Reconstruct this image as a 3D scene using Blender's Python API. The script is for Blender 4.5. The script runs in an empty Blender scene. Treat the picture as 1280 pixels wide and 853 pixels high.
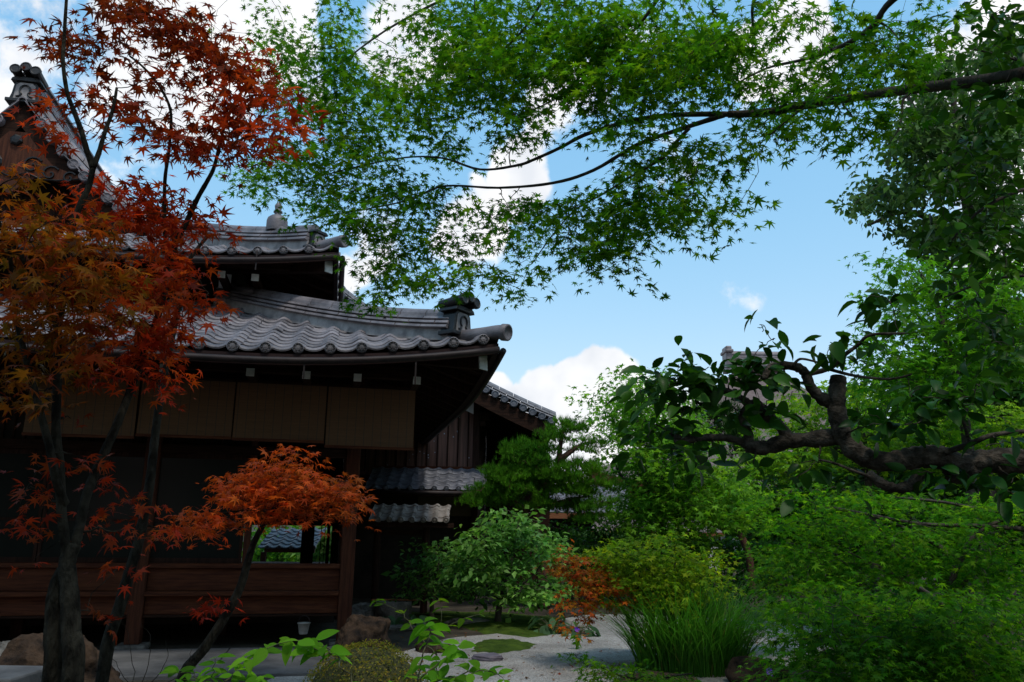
import bpy, math, random
import numpy as np
from mathutils import Vector, Matrix
random.seed(7); rng = np.random.default_rng(7)
R = math.radians
scene = bpy.context.scene
col = scene.collection

# ------------------------------------------------------------------ camera
F_PX, CX, CY = 1000.0, 640.0, 426.5
PITCH, ROLL, EYE = R(13.0), R(0.8), 1.3
cam_d = bpy.data.cameras.new('camera'); cam = bpy.data.objects.new('camera', cam_d); col.objects.link(cam)
cam_d.sensor_width = 36.0; cam_d.lens = F_PX / 1280 * 36.0
cam_d.clip_start = 0.05; cam_d.clip_end = 3000
CROT = (Matrix.Rotation(math.pi/2 + PITCH, 4, 'X') @ Matrix.Rotation(ROLL, 4, 'Z'))
cam.matrix_world = Matrix.Translation((0, 0, EYE)) @ CROT
scene.camera = cam
C3 = CROT.to_3x3(); C3I = C3.transposed()

def P(px, py, d):
    """point at world depth y = d seen along the ray of a photo position"""
    r = C3 @ Vector(((px-CX)/F_PX, (CY-py)/F_PX, -1.0))
    return Vector((0, 0, EYE)) + r * (d / r.y)

def ground_d(py):
    r = C3 @ Vector((0, (CY-py)/F_PX, -1.0))
    return -EYE / r.z * r.y

def pix(p):
    q = C3I @ (Vector(p) - Vector((0, 0, EYE)))
    return CX + F_PX*q.x/-q.z, CY - F_PX*q.y/-q.z

# ------------------------------------------------------------------ world and sun
SUN_EL, SUN_AZ = R(64), R(155)         # high sun behind the camera, veiled by thin cloud
world = bpy.data.worlds.new('World'); scene.world = world; world.use_nodes = True
SKY_STRENGTH = 0.15

def build_world():
    nt = world.node_tree; N = nt.nodes; N.clear(); K = nt.links.new
    out = N.new('ShaderNodeOutputWorld'); bg = N.new('ShaderNodeBackground')
    bg.inputs['Strength'].default_value = SKY_STRENGTH
    K(bg.outputs[0], out.inputs[0])
    sky = N.new('ShaderNodeTexSky'); sky.sky_type = 'NISHITA'; sky.sun_disc = False
    sky.sun_elevation = SUN_EL; sky.sun_rotation = SUN_AZ
    sky.altitude = 50; sky.air_density = 1.0; sky.dust_density = 0.6; sky.ozone_density = 1.2
    tc = N.new('ShaderNodeTexCoord')
    def math_(op, a, b=None):
        n = N.new('ShaderNodeMath'); n.operation = op
        for i, x in enumerate((a, b)):
            if x is None: continue
            if isinstance(x, (int, float)): n.inputs[i].default_value = x
            else: K(x, n.inputs[i])
        return n.outputs[0]
    direction = tc.outputs['Generated']
    wn = N.new('ShaderNodeTexNoise'); wn.inputs['Scale'].default_value = 5.0; wn.inputs['Detail'].default_value = 4
    K(direction, wn.inputs['Vector'])
    w1 = N.new('ShaderNodeVectorMath'); w1.operation = 'SUBTRACT'; K(wn.outputs['Color'], w1.inputs[0]); w1.inputs[1].default_value = (.5, .5, .5)
    w2 = N.new('ShaderNodeVectorMath'); w2.operation = 'SCALE'; K(w1.outputs[0], w2.inputs[0]); w2.inputs['Scale'].default_value = .24
    w3 = N.new('ShaderNodeVectorMath'); w3.operation = 'ADD'; K(direction, w3.inputs[0]); K(w2.outputs[0], w3.inputs[1])
    w4 = N.new('ShaderNodeVectorMath'); w4.operation = 'NORMALIZE'; K(w3.outputs[0], w4.inputs[0]); warp = w4.outputs[0]
    noi = N.new('ShaderNodeTexNoise'); noi.inputs['Scale'].default_value = 7.0
    noi.inputs['Detail'].default_value = 7; noi.inputs['Roughness'].default_value = 0.6
    K(direction, noi.inputs['Vector'])
    # clouds: (photo x, y, angular radius in degrees, weight)
    clouds = [(725, 525, 3.6, 1.0), (765, 480, 2.8, 1.0), (700, 560, 4.0, 1.0), (800, 540, 5, 1.0), (655, 545, 3, .9), (620, 490, 2.2, .95),
              (700, 205, 3.0, .7), (660, 225, 2.6, .62), (590, 290, 3.6, .8), (520, 60, 5.0, .75), (640, 330, 3.0, .55),
              (30, 30, 7.0, .6), (120, 150, 6.0, .6), (300, 30, 6.0, .95), (230, 110, 6, .75), (240, 20, 6, .8),(330, 80, 5, .8),
              (985, 60, 4.2, .92), (760, 100, 4.5, .72), (450, 280, 5.0, .55), (430, 340, 3, .8), (905, 415, 1.8, .22), (875, 415, 1.3, .22), (935, 417, 1.3, .2), (1050, 195, 1.6, .45), (870, 235, 2.5, .4),
              (1400, 100, 12, .8), (-300, 200, 18, .9), (-500, 500, 12, .9), (1900, 300, 16, .8)]
    total = None
    for (px, py, rad, w) in clouds:
        d = (C3 @ Vector(((px-CX)/F_PX, (CY-py)/F_PX, -1.0))).normalized()
        dp = N.new('ShaderNodeVectorMath'); dp.operation = 'DOT_PRODUCT'
        K(warp, dp.inputs[0]); dp.inputs[1].default_value = d
        mr = N.new('ShaderNodeMapRange'); mr.interpolation_type = 'SMOOTHSTEP'
        mr.inputs['From Min'].default_value = math.cos(R(rad*1.25)); mr.inputs['From Max'].default_value = 1.0
        mr.inputs['To Min'].default_value = 0; mr.inputs['To Max'].default_value = w
        K(dp.outputs['Value'], mr.inputs['Value'])
        total = mr.outputs[0] if total is None else math_('MAXIMUM', total, mr.outputs[0])
    n2 = math_('MULTIPLY', math_('SUBTRACT', noi.outputs['Fac'], 0.5), 2.6)
    tot = math_('ADD', total, n2)
    edge = N.new('ShaderNodeMapRange'); edge.interpolation_type = 'SMOOTHSTEP'
    edge.inputs['From Min'].default_value = 0.30; edge.inputs['From Max'].default_value = 0.62
    K(tot, edge.inputs['Value'])
    any_ = math_('MULTIPLY', edge.outputs[0], math_('MINIMUM', math_('MULTIPLY', total, 4.0), 1.0))
    shade = N.new('ShaderNodeTexNoise'); shade.inputs['Scale'].default_value = 11; shade.inputs['Detail'].default_value = 4
    K(direction, shade.inputs['Vector'])
    ramp = N.new('ShaderNodeValToRGB')
    ramp.color_ramp.elements[0].position = 0.35; ramp.color_ramp.elements[0].color = (6.6, 6.9, 7.4, 1)
    ramp.color_ramp.elements[1].position = 0.6; ramp.color_ramp.elements[1].color = (8.8, 8.8, 8.8, 1)
    K(shade.outputs['Fac'], ramp.inputs[0])
    gain = N.new('ShaderNodeMix'); gain.data_type = 'RGBA'; gain.blend_type = 'MULTIPLY'
    gain.inputs[0].default_value = 1.0; gain.inputs[7].default_value = (1.83, 3.29, 4.96, 1)
    # the camera's response to the sky: each channel compressed towards the horizon
    sp = N.new('ShaderNodeSeparateColor'); cb = N.new('ShaderNodeCombineColor'); K(sky.outputs[0], sp.inputs[0])
    for ch, ex in enumerate((.93, .5, .3)): K(math_('POWER', sp.outputs[ch], ex), cb.inputs[ch])
    K(cb.outputs[0], gain.inputs[6])
    mix = N.new('ShaderNodeMix'); mix.data_type = 'RGBA'
    K(any_, mix.inputs[0]); K(gain.outputs[2], mix.inputs[6]); K(ramp.outputs[0], mix.inputs[7])
    K(mix.outputs[2], bg.inputs['Color'])
build_world()
sun_d = bpy.data.lights.new('sun', 'SUN'); sun = bpy.data.objects.new('sun', sun_d); col.objects.link(sun)
sun_d.energy = 2.4; sun_d.angle = R(7); sun_d.color = (1.0, 0.94, 0.84)
sdir = Vector((math.sin(SUN_AZ)*math.cos(SUN_EL), math.cos(SUN_AZ)*math.cos(SUN_EL), math.sin(SUN_EL)))
sun.rotation_euler = sdir.to_track_quat('Z', 'Y').to_euler()
scene.view_settings.view_transform = 'Standard'; scene.view_settings.look = 'None'
scene.view_settings.exposure = -0.25; scene.view_settings.gamma = 1.0
scene.view_settings.use_curve_mapping = False
scene.render.engine = 'CYCLES'
scene.cycles.max_bounces = 6; scene.cycles.diffuse_bounces = 3; scene.cycles.glossy_bounces = 2
scene.cycles.transmission_bounces = 4; scene.cycles.transparent_max_bounces = 4

# ------------------------------------------------------------------ materials
MATS = {}
def new_mat(name):
    m = bpy.data.materials.new(name); m.use_nodes = True
    nt = m.node_tree; b = nt.nodes['Principled BSDF']
    return m, nt, nt.nodes, nt.links.new, b

def surf(name, c1, c2, scale=4, rough=0.7, stretch=(1, 1, 1), bump=0.0, bscale=None, spec=0.3, attr=False, detail=6, lo=.35, hi=.65):
    m, nt, N, K, b = new_mat(name)
    tc = N.new('ShaderNodeTexCoord'); mp = N.new('ShaderNodeMapping'); mp.inputs['Scale'].default_value = stretch
    K(tc.outputs['Object'], mp.inputs['Vector'])
    no = N.new('ShaderNodeTexNoise'); no.inputs['Scale'].default_value = scale; no.inputs['Detail'].default_value = detail
    no.inputs['Roughness'].default_value = .62
    K(mp.outputs[0], no.inputs['Vector'])
    rp = N.new('ShaderNodeValToRGB'); rp.color_ramp.elements[0].position = lo; rp.color_ramp.elements[1].position = hi
    rp.color_ramp.elements[0].color = (*c1, 1); rp.color_ramp.elements[1].color = (*c2, 1)
    K(no.outputs['Fac'], rp.inputs[0])
    colr = rp.outputs[0]
    if attr:
        at = N.new('ShaderNodeAttribute'); at.attribute_name = 'Col'
        mx = N.new('ShaderNodeMix'); mx.data_type = 'RGBA'; mx.blend_type = 'MULTIPLY'; mx.inputs[0].default_value = 1
        K(colr, mx.inputs[6]); K(at.outputs['Color'], mx.inputs[7]); colr = mx.outputs[2]
    K(colr, b.inputs['Base Color'])
    b.inputs['Roughness'].default_value = rough; b.inputs['Specular IOR Level'].default_value = spec
    if bump:
        n3 = N.new('ShaderNodeTexNoise'); n3.inputs['Scale'].default_value = bscale or scale*3; n3.inputs['Detail'].default_value = 5
        K(mp.outputs[0], n3.inputs['Vector'])
        bp = N.new('ShaderNodeBump'); bp.inputs['Strength'].default_value = bump; bp.inputs['Distance'].default_value = 0.02
        K(n3.outputs['Fac'], bp.inputs['Height']); K(bp.outputs[0], b.inputs['Normal'])
    return m

def leaf_mat(name, trans=0.5, rough=0.45, spec=0.35, tgain=(1.5, 1.5, 0.8)):
    m, nt, N, K, b = new_mat(name)
    at = N.new('ShaderNodeAttribute'); at.attribute_name = 'Col'
    K(at.outputs['Color'], b.inputs['Base Color'])
    b.inputs['Roughness'].default_value = rough; b.inputs['Specular IOR Level'].default_value = spec
    tr = N.new('ShaderNodeBsdfTranslucent')
    mx = N.new('ShaderNodeMix'); mx.data_type = 'RGBA'; mx.blend_type = 'MULTIPLY'; mx.inputs[0].default_value = 1
    mx.inputs[7].default_value = (*tgain, 1); K(at.outputs['Color'], mx.inputs[6]); K(mx.outputs[2], tr.inputs['Color'])
    ms = N.new('ShaderNodeMixShader'); ms.inputs[0].default_value = trans
    K(b.outputs[0], ms.inputs[1]); K(tr.outputs[0], ms.inputs[2])
    K(ms.outputs[0], N['Material Output'].inputs['Surface'])
    return m

M_TILE = surf('grey_roof_tile', (.068, .060, .064), (.21, .188, .195), 3.5, .5, bump=.25, bscale=60, spec=.5, attr=True)
M_TILE_DARK = surf('blue_grey_tile', (.075, .08, .095), (.15, .155, .175), 9, .45, bump=.15, bscale=60, spec=.4, attr=True)
M_TILE_OLD = surf('weathered_roof_tile', (.13, .11, .09), (.26, .23, .20), 8, .7, bump=.3, bscale=40, attr=True)
M_MORTAR = surf('ridge_mortar', (.16, .15, .15), (.33, .31, .30), 7, .85)
M_DARKWOOD = surf('dark_timber', (.016, .009, .007), (.04, .02, .014), 3, .75, (14, 14, 1.2), bump=.3, bscale=20, spec=.05)
M_DARKWOODH = surf('dark_timber_laid', (.014, .008, .006), (.036, .018, .012), 3, .75, (1.2, 14, 14), bump=.3, bscale=20, spec=.05)
M_REDWOOD = surf('red_brown_timber', (.045, .013, .007), (.10, .033, .014), 3, .7, (1.2, 14, 14), bump=.3, bscale=20, spec=.12)
M_REDWOODV = surf('red_brown_post', (.036, .012, .007), (.085, .029, .014), 3, .7, (14, 14, 1.0), bump=.3, bscale=20, spec=.12)
M_FASCIA = surf('fascia_board', (.016, .009, .009), (.034, .018, .017), 3, .65, (1, 10, 10), spec=.12)
M_COPPER = surf('aged_copper', (.014, .010, .010), (.03, .019, .017), 6, .55, spec=.25)
M_WHITE = surf('white_paint', (.42, .44, .41), (.62, .63, .6), 12, .7)
M_PLASTER = surf('white_plaster', (.62, .63, .64), (.76, .76, .76), 3, .85, bump=.1)
M_BARKROOF = surf('cypress_bark_roof', (.10, .075, .07), (.21, .165, .155), 5, .9, (1, 1, 9), bump=.5, bscale=22)
M_BARKEDGE = surf('bark_roof_edge', (.16, .06, .025), (.3, .12, .05), 6, .8, (1, 1, 14))
M_BARK = surf('maple_bark', (.009, .008, .006), (.045, .041, .03), 11, .9, (2.2, 2.2, 1), bump=1.0, bscale=30, lo=.38, hi=.66, spec=.1)
M_BARKD = surf('dark_bark', (.028, .024, .02), (.075, .062, .05), 5, .9, (3, 3, 1.4), bump=.7, bscale=14)
M_CAMBARK = surf('camellia_bark', (.026, .022, .017), (.13, .11, .088), 13, .9, (1.2, 1.6, 1.6), bump=1.0, bscale=30, lo=.4, hi=.68, spec=.1)
M_PINEBARK = surf('pine_bark', (.045, .02, .014), (.12, .055, .038), 7, .9, (2, 2, 1), bump=.8, bscale=16)
M_STONE = surf('garden_stone', (.05, .048, .043), (.19, .18, .16), 7, .9, bump=1.0, bscale=26)
M_STONEB = surf('brown_stone', (.012, .010, .009), (.075, .047, .03), 6, .9, bump=1.0, bscale=24, spec=.1)
M_PAVE = surf('stone_paving', (.06, .06, .062), (.14, .14, .14), 2.2, .85, bump=.3, bscale=24)
M_MOSS = surf('moss', (.022, .045, .006), (.06, .10, .012), 5, .95, bump=.9, bscale=45, spec=.1)
M_SOIL = surf('soil', (.03, .026, .02), (.07, .06, .045), 4, .95, bump=.6, bscale=20, spec=.1)
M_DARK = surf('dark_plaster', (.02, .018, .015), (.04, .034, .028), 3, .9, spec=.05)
M_LEAF = leaf_mat('maple_leaf', .6, .55, .06, (1.45, 1.3, .55))
M_LEAF_RED = leaf_mat('red_maple_leaf', .5, .5, .10, (1.5, 1.2, .7))
M_LEAF_GLOSS = leaf_mat('glossy_evergreen_leaf', .28, .42, .16)
M_LEAF_SOFT = leaf_mat('soft_leaf', .45, .55, .10)
M_NEEDLE = leaf_mat('pine_needle', .4, .6, .08)
M_GRASS = leaf_mat('grass_blade', .45, .5, .18)
M_FLOWER = surf('purple_petal', (.12, .03, .45), (.22, .07, .6), 20, .6)

def gravel_mat():
    m, nt, N, K, b = new_mat('raked_gravel')
    tc = N.new('ShaderNodeTexCoord')
    vo = N.new('ShaderNodeTexVoronoi'); vo.inputs['Scale'].default_value = 70
    n1 = N.new('ShaderNodeTexNoise'); n1.inputs['Scale'].default_value = 1.3; n1.inputs['Detail'].default_value = 7
    n2 = N.new('ShaderNodeTexNoise'); n2.inputs['Scale'].default_value = 35; n2.inputs['Detail'].default_value = 3
    for n in (vo, n1, n2): K(tc.outputs['Object'], n.inputs['Vector'])
    r1 = N.new('ShaderNodeValToRGB'); r1.color_ramp.elements[0].color = (.27, .255, .235, 1); r1.color_ramp.elements[1].color = (.50, .48, .45, 1)
    r1.color_ramp.elements[0].position = .3; r1.color_ramp.elements[1].position = .62
    K(n1.outputs['Fac'], r1.inputs[0])
    r2 = N.new('ShaderNodeValToRGB'); r2.color_ramp.elements[0].color = (.55, .55, .55, 1); r2.color_ramp.elements[1].color = (1.1, 1.1, 1.1, 1)
    K(vo.outputs['Color'], r2.inputs[0])
    mx = N.new('ShaderNodeMix'); mx.data_type = 'RGBA'; mx.blend_type = 'MULTIPLY'; mx.inputs[0].default_value = 1
    K(r1.outputs[0], mx.inputs[6]); K(r2.outputs[0], mx.inputs[7])
    mp = N.new('ShaderNodeMapping'); mp.inputs['Scale'].default_value = (2.2, 7, 1); mp.inputs['Rotation'].default_value = (0, 0, .25); K(tc.outputs['Object'], mp.inputs[0])
    n4 = N.new('ShaderNodeTexNoise'); n4.inputs['Scale'].default_value = 1.6; n4.inputs['Detail'].default_value = 6; n4.inputs['Roughness'].default_value = .7; K(mp.outputs[0], n4.inputs['Vector'])
    r4 = N.new('ShaderNodeValToRGB'); r4.color_ramp.elements[0].position = .59; r4.color_ramp.elements[1].position = .68
    r4.color_ramp.elements[0].color = (0, 0, 0, 1); r4.color_ramp.elements[1].color = (.75, .75, .75, 1); K(n4.outputs['Fac'], r4.inputs[0])
    md = N.new('ShaderNodeMix'); md.data_type = 'RGBA'; K(r4.outputs[0], md.inputs[0]); K(mx.outputs[2], md.inputs[6]); md.inputs[7].default_value = (.13, .095, .06, 1)
    K(md.outputs[2], b.inputs['Base Color'])
    b.inputs['Roughness'].default_value = .95; b.inputs['Specular IOR Level'].default_value = .15
    bp = N.new('ShaderNodeBump'); bp.inputs['Strength'].default_value = .8; bp.inputs['Distance'].default_value = .02
    ad = N.new('ShaderNodeMath'); ad.operation = 'ADD'; K(vo.outputs['Distance'], ad.inputs[0]); K(n2.outputs['Fac'], ad.inputs[1])
    K(ad.outputs[0], bp.inputs['Height']); K(bp.outputs[0], b.inputs['Normal'])
    return m
M_GRAVEL = gravel_mat()

def blind_mat():
    m, nt, N, K, b = new_mat('bamboo_slats')
    tc = N.new('ShaderNodeTexCoord')
    sp = N.new('ShaderNodeSeparateXYZ'); K(tc.outputs['Object'], sp.inputs[0])
    def band(axis, scale):
        mu = N.new('ShaderNodeMath'); mu.operation = 'MULTIPLY'; mu.inputs[1].default_value = scale; K(sp.outputs[axis], mu.inputs[0])
        si = N.new('ShaderNodeMath'); si.operation = 'SINE'; K(mu.outputs[0], si.inputs[0]); return si.outputs[0]
    s1 = band('Z', 2*math.pi/.012); s2 = band('X', 2*math.pi/.09)
    no = N.new('ShaderNodeTexNoise'); no.inputs['Scale'].default_value = 4
    mp = N.new('ShaderNodeMapping'); mp.inputs['Scale'].default_value = (.6, 1, 26); K(tc.outputs['Object'], mp.inputs[0]); K(mp.outputs[0], no.inputs['Vector'])
    rp = N.new('ShaderNodeValToRGB'); rp.color_ramp.elements[0].color = (.066, .030, .010, 1); rp.color_ramp.elements[1].color = (.155, .076, .026, 1)
    K(no.outputs['Fac'], rp.inputs[0])
    gt = N.new('ShaderNodeMath'); gt.operation = 'GREATER_THAN'; gt.inputs[1].default_value = .985; K(s2, gt.inputs[0])
    mx = N.new('ShaderNodeMix'); mx.data_type = 'RGBA'; K(gt.outputs[0], mx.inputs[0]); K(rp.outputs[0], mx.inputs[6]); mx.inputs[7].default_value = (.03, .025, .02, 1)
    K(mx.outputs[2], b.inputs['Base Color']); b.inputs['Roughness'].default_value = .7
    bp = N.new('ShaderNodeBump'); bp.inputs['Strength'].default_value = .5; bp.inputs['Distance'].default_value = .004; K(s1, bp.inputs['Height'])
    K(bp.outputs[0], b.inputs['Normal'])
    return m
M_BLIND = blind_mat()

def plank_mat():
    m, nt, N, K, b = new_mat('weathered_planks')
    tc = N.new('ShaderNodeTexCoord')
    mp = N.new('ShaderNodeMapping'); mp.inputs['Scale'].default_value = (7, 7, .35); K(tc.outputs['Object'], mp.inputs[0])
    no = N.new('ShaderNodeTexNoise'); no.inputs['Scale'].default_value = 2.4; no.inputs['Detail'].default_value = 6; K(mp.outputs[0], no.inputs['Vector'])
    rp = N.new('ShaderNodeValToRGB'); rp.color_ramp.elements[0].color = (.055, .024, .016, 1); rp.color_ramp.elements[1].color = (.21, .095, .066, 1)
    rp.color_ramp.elements[0].position = .35; rp.color_ramp.elements[1].position = .68
    K(no.outputs['Fac'], rp.inputs[0])
    vo = N.new('ShaderNodeTexVoronoi'); vo.inputs['Scale'].default_value = 7.0; K(tc.outputs['Object'], vo.inputs['Vector'])
    lt = N.new('ShaderNodeMath'); lt.operation = 'LESS_THAN'; lt.inputs[1].default_value = .085; K(vo.outputs['Distance'], lt.inputs[0])
    mx = N.new('ShaderNodeMix'); mx.data_type = 'RGBA'; K(lt.outputs[0], mx.inputs[0]); K(rp.outputs[0], mx.inputs[6]); mx.inputs[7].default_value = (.34, .36, .42, 1)
    K(mx.outputs[2], b.inputs['Base Color']); b.inputs['Roughness'].default_value = .8
    return m
M_PLANK = plank_mat()

def glass_mat():
    m, nt, N, K, b = new_mat('dark_window_glass')
    b.inputs['Base Color'].default_value = (.012, .014, .012, 1); b.inputs['Roughness'].default_value = .12
    b.inputs['Specular IOR Level'].default_value = .05
    return m
M_GLASS = glass_mat()

# ------------------------------------------------------------------ object helpers
def tag(o, label=None, cat=None, group=None, kind=None):
    if label: o['label'] = label
    if cat: o['category'] = cat
    if group: o['group'] = group
    if kind: o['kind'] = kind
    return o

def empty(name, loc=(0, 0, 0), rz=0.0, label=None, cat=None, group=None):
    o = bpy.data.objects.new(name, None); col.objects.link(o)
    o.empty_display_size = .2; o.location = loc; o.rotation_euler = (0, 0, rz)
    return tag(o, label, cat, group)

class MB:
    def __init__(s): s.v = []; s.f = []; s.c = None
    def box(s, x0, x1, y0, y1, z0, z1):
        b = len(s.v)
        s.v += [(x0,y0,z0),(x1,y0,z0),(x1,y1,z0),(x0,y1,z0),(x0,y0,z1),(x1,y0,z1),(x1,y1,z1),(x0,y1,z1)]
        s.f += [(b,b+3,b+2,b+1),(b+4,b+5,b+6,b+7),(b,b+1,b+5,b+4),(b+1,b+2,b+6,b+5),(b+2,b+3,b+7,b+6),(b+3,b,b+4,b+7)]
        return s
    def beam(s, a, b_, w, h, up=(0, 0, 1)):
        a = Vector(a); b_ = Vector(b_); d = (b_-a).normalized(); sd = d.cross(Vector(up))
        if sd.length < 1e-4: sd = Vector((1, 0, 0))
        sd.normalize(); u = sd.cross(d).normalized(); k = len(s.v)
        for p in (a, b_):
            for (i, j) in ((-1,-1),(1,-1),(1,1),(-1,1)): s.v.append(tuple(p + sd*(i*w/2) + u*(j*h/2)))
        s.f += [(k,k+1,k+2,k+3),(k+7,k+6,k+5,k+4),(k,k+4,k+5,k+1),(k+1,k+5,k+6,k+2),(k+2,k+6,k+7,k+3),(k+3,k+7,k+4,k)]
        return s
    def tube(s, pts, radii, n=8, caps=True):
        pts = [Vector(p) for p in pts]; m = len(pts)
        if isinstance(radii, (int, float)): radii = [radii]*m
        d0 = (pts[1]-pts[0]).normalized(); ref = Vector((0, 0, 1)) if abs(d0.z) < .9 else Vector((1, 0, 0))
        x = d0.cross(ref).normalized(); k = len(s.v)
        for i, p in enumerate(pts):
            d = (pts[min(i+1, m-1)] - pts[max(i-1, 0)])
            d = d.normalized() if d.length > 1e-7 else d0
            x = (x - d*x.dot(d)); x = x.normalized() if x.length > 1e-6 else d.orthogonal().normalized(); y = d.cross(x)
            for j in range(n):
                a = 2*math.pi*j/n; s.v.append(tuple(p + (x*math.cos(a) + y*math.sin(a))*radii[i]))
        for i in range(m-1):
            for j in range(n):
                j2 = (j+1) % n; s.f.append((k+i*n+j, k+i*n+j2, k+(i+1)*n+j2, k+(i+1)*n+j))
        if caps:
            s.f.append(tuple(k+j for j in range(n-1, -1, -1))); s.f.append(tuple(k+(m-1)*n+j for j in range(n)))
        return s
    def lathe(s, c, axis, prof, n=16):
        c = Vector(c); d = Vector(axis).normalized(); x = d.orthogonal().normalized(); y = d.cross(x); k = len(s.v)
        for (r, h) in prof:
            for j in range(n):
                a = 2*math.pi*j/n; s.v.append(tuple(c + d*h + (x*math.cos(a)+y*math.sin(a))*r))
        for i in range(len(prof)-1):
            for j in range(n):
                j2 = (j+1) % n; s.f.append((k+i*n+j, k+i*n+j2, k+(i+1)*n+j2, k+(i+1)*n+j))
        return s
    def prism(s, poly, d0, d1, fn):
        """outline poly (a,b) swept from d0 to d1; fn maps (a,b,d) to a point"""
        k = len(s.v); n = len(poly)
        for d in (d0, d1):
            for (a, b) in poly: s.v.append(tuple(fn(a, b, d)))
        s.f.append(tuple(range(k+n-1, k-1, -1))); s.f.append(tuple(range(k+n, k+2*n)))
        for i in range(n):
            j = (i+1) % n; s.f.append((k+i, k+j, k+n+j, k+n+i))
        return s
    def sweep(s, pts, prof, side=None):
        """profile (offset sideways, z) along a path; closed profile"""
        pts = [Vector(p) for p in pts]; k = len(s.v); n = len(prof); m = len(pts)
        for i, p in enumerate(pts):
            d = pts[min(i+1, m-1)] - pts[max(i-1, 0)]; sd = Vector((d.y, -d.x, 0)).normalized()
            for (a, z) in prof: s.v.append(tuple(p + sd*a + Vector((0, 0, z))))
        for i in range(m-1):
            for j in range(n):
                j2 = (j+1) % n; s.f.append((k+i*n+j, k+i*n+j2, k+(i+1)*n+j2, k+(i+1)*n+j))
        s.f.append(tuple(k+j for j in range(n-1, -1, -1))); s.f.append(tuple(k+(m-1)*n+j for j in range(n)))
        return s
    def grid(s, fn, nu, nv):
        k = len(s.v)
        for i in range(nu+1):
            for j in range(nv+1): s.v.append(tuple(fn(i/nu, j/nv)))
        for i in range(nu):
            for j in range(nv):
                a = k+i*(nv+1)+j; s.f.append((a, a+nv+1, a+nv+2, a+1))
        return s
    def build(s, name, mat, parent=None, smooth=False, bevel=0.0):
        me = bpy.data.meshes.new(name); me.from_pydata(s.v, [], s.f)
        if s.c:
            at = me.color_attributes.new('Col', 'FLOAT_COLOR', 'POINT')
            at.data.foreach_set('color', np.array([(x, y, z, 1) for x, y, z in s.c], dtype=np.float32).ravel())
        me.materials.append(mat); me.update()
        if smooth:
            me.polygons.foreach_set('use_smooth', [True]*len(me.polygons))
        o = bpy.data.objects.new(name, me); col.objects.link(o)
        if parent: o.parent = parent
        if bevel:
            md = o.modifiers.new('edge', 'BEVEL'); md.width = bevel; md.segments = 2; md.limit_method = 'ANGLE'
        return o

def struct(o): o['kind'] = 'structure'; return o

# ------------------------------------------------------------------ leaves
def _lobed(angs, lens, notch, shoulder=None):
    out = []
    n = len(angs)
    for i in range(n):
        a = R(angs[i]); l = lens[i]
        if shoulder:
            out.append((math.sin(a-shoulder)*l*.58, math.cos(a-shoulder)*l*.58, -.03*l))
            out.append((math.sin(a)*l, math.cos(a)*l, -.16*l*l))
            out.append((math.sin(a+shoulder)*l*.58, math.cos(a+shoulder)*l*.58, -.03*l))
        else:
            out.append((math.sin(a)*l, math.cos(a)*l, -.15*l*l))
        if i < n-1:
            b = R((angs[i]+angs[i+1])/2); q = notch*(lens[i]+lens[i+1])/2
            out.append((math.sin(b)*q, math.cos(b)*q, 0.0))
    v = [(0, -.02, .02)] + out
    f = [(0, i+1, i) for i in range(1, len(out))]
    return np.array(v), f
T_MAPLE = _lobed([-128, -84, -42, 0, 42, 84, 128], [.42, .74, .95, 1, .95, .74, .42], .36)
T_MAPLE_NEAR = _lobed([-128, -84, -42, 0, 42, 84, 128], [.42, .74, .95, 1, .95, .74, .42], .34, .125)
T_MAPLE_FAR = _lobed([-105, -52, 0, 52, 105], [.6, .9, 1, .9, .6], .42)
def _oval(w, n, droop, tip=1.0):
    v = []; f = []
    for i in range(n+1):
        t = i/n; hw = w*math.sin(math.pi*min(1, t**.85))**.8 if 0 < t < 1 else 0
        z = -droop*t*t
        v += [(-hw, t, z+hw*.25), (0, t, z), (hw, t, z+hw*.25)]
    for i in range(n):
        a = 3*i
        f += [(a, a+1, a+4, a+3), (a+1, a+2, a+5, a+4)]
    return np.array(v), f
T_OVAL = _oval(.26, 5, .18)
T_OVAL_SIMPLE = _oval(.27, 2, .12)
T_DIAMOND = (np.array([(0, 0, 0), (.3, .45, .05), (0, 1, -.08), (-.3, .45, .05)]), [(0, 1, 2), (0, 2, 3)])
T_LANCE = _oval(.17, 4, .3)
def _tuft(n=13):
    v = []; f = []
    r = random.Random(3)
    for i in range(n):
        a = 2*math.pi*i/n + r.uniform(-.2, .2); e = r.uniform(.25, 1.25); l = r.uniform(.75, 1.0)
        d = Vector((math.cos(a)*math.cos(e), math.sin(a)*math.cos(e), math.sin(e)))
        w = Vector((-math.sin(a), math.cos(a), 0))*.045
        k = len(v); v += [tuple(-w), tuple(w), tuple(d*l)]; f.append((k, k+1, k+2))
    return np.array(v), f
T_TUFT = _tuft()

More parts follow.
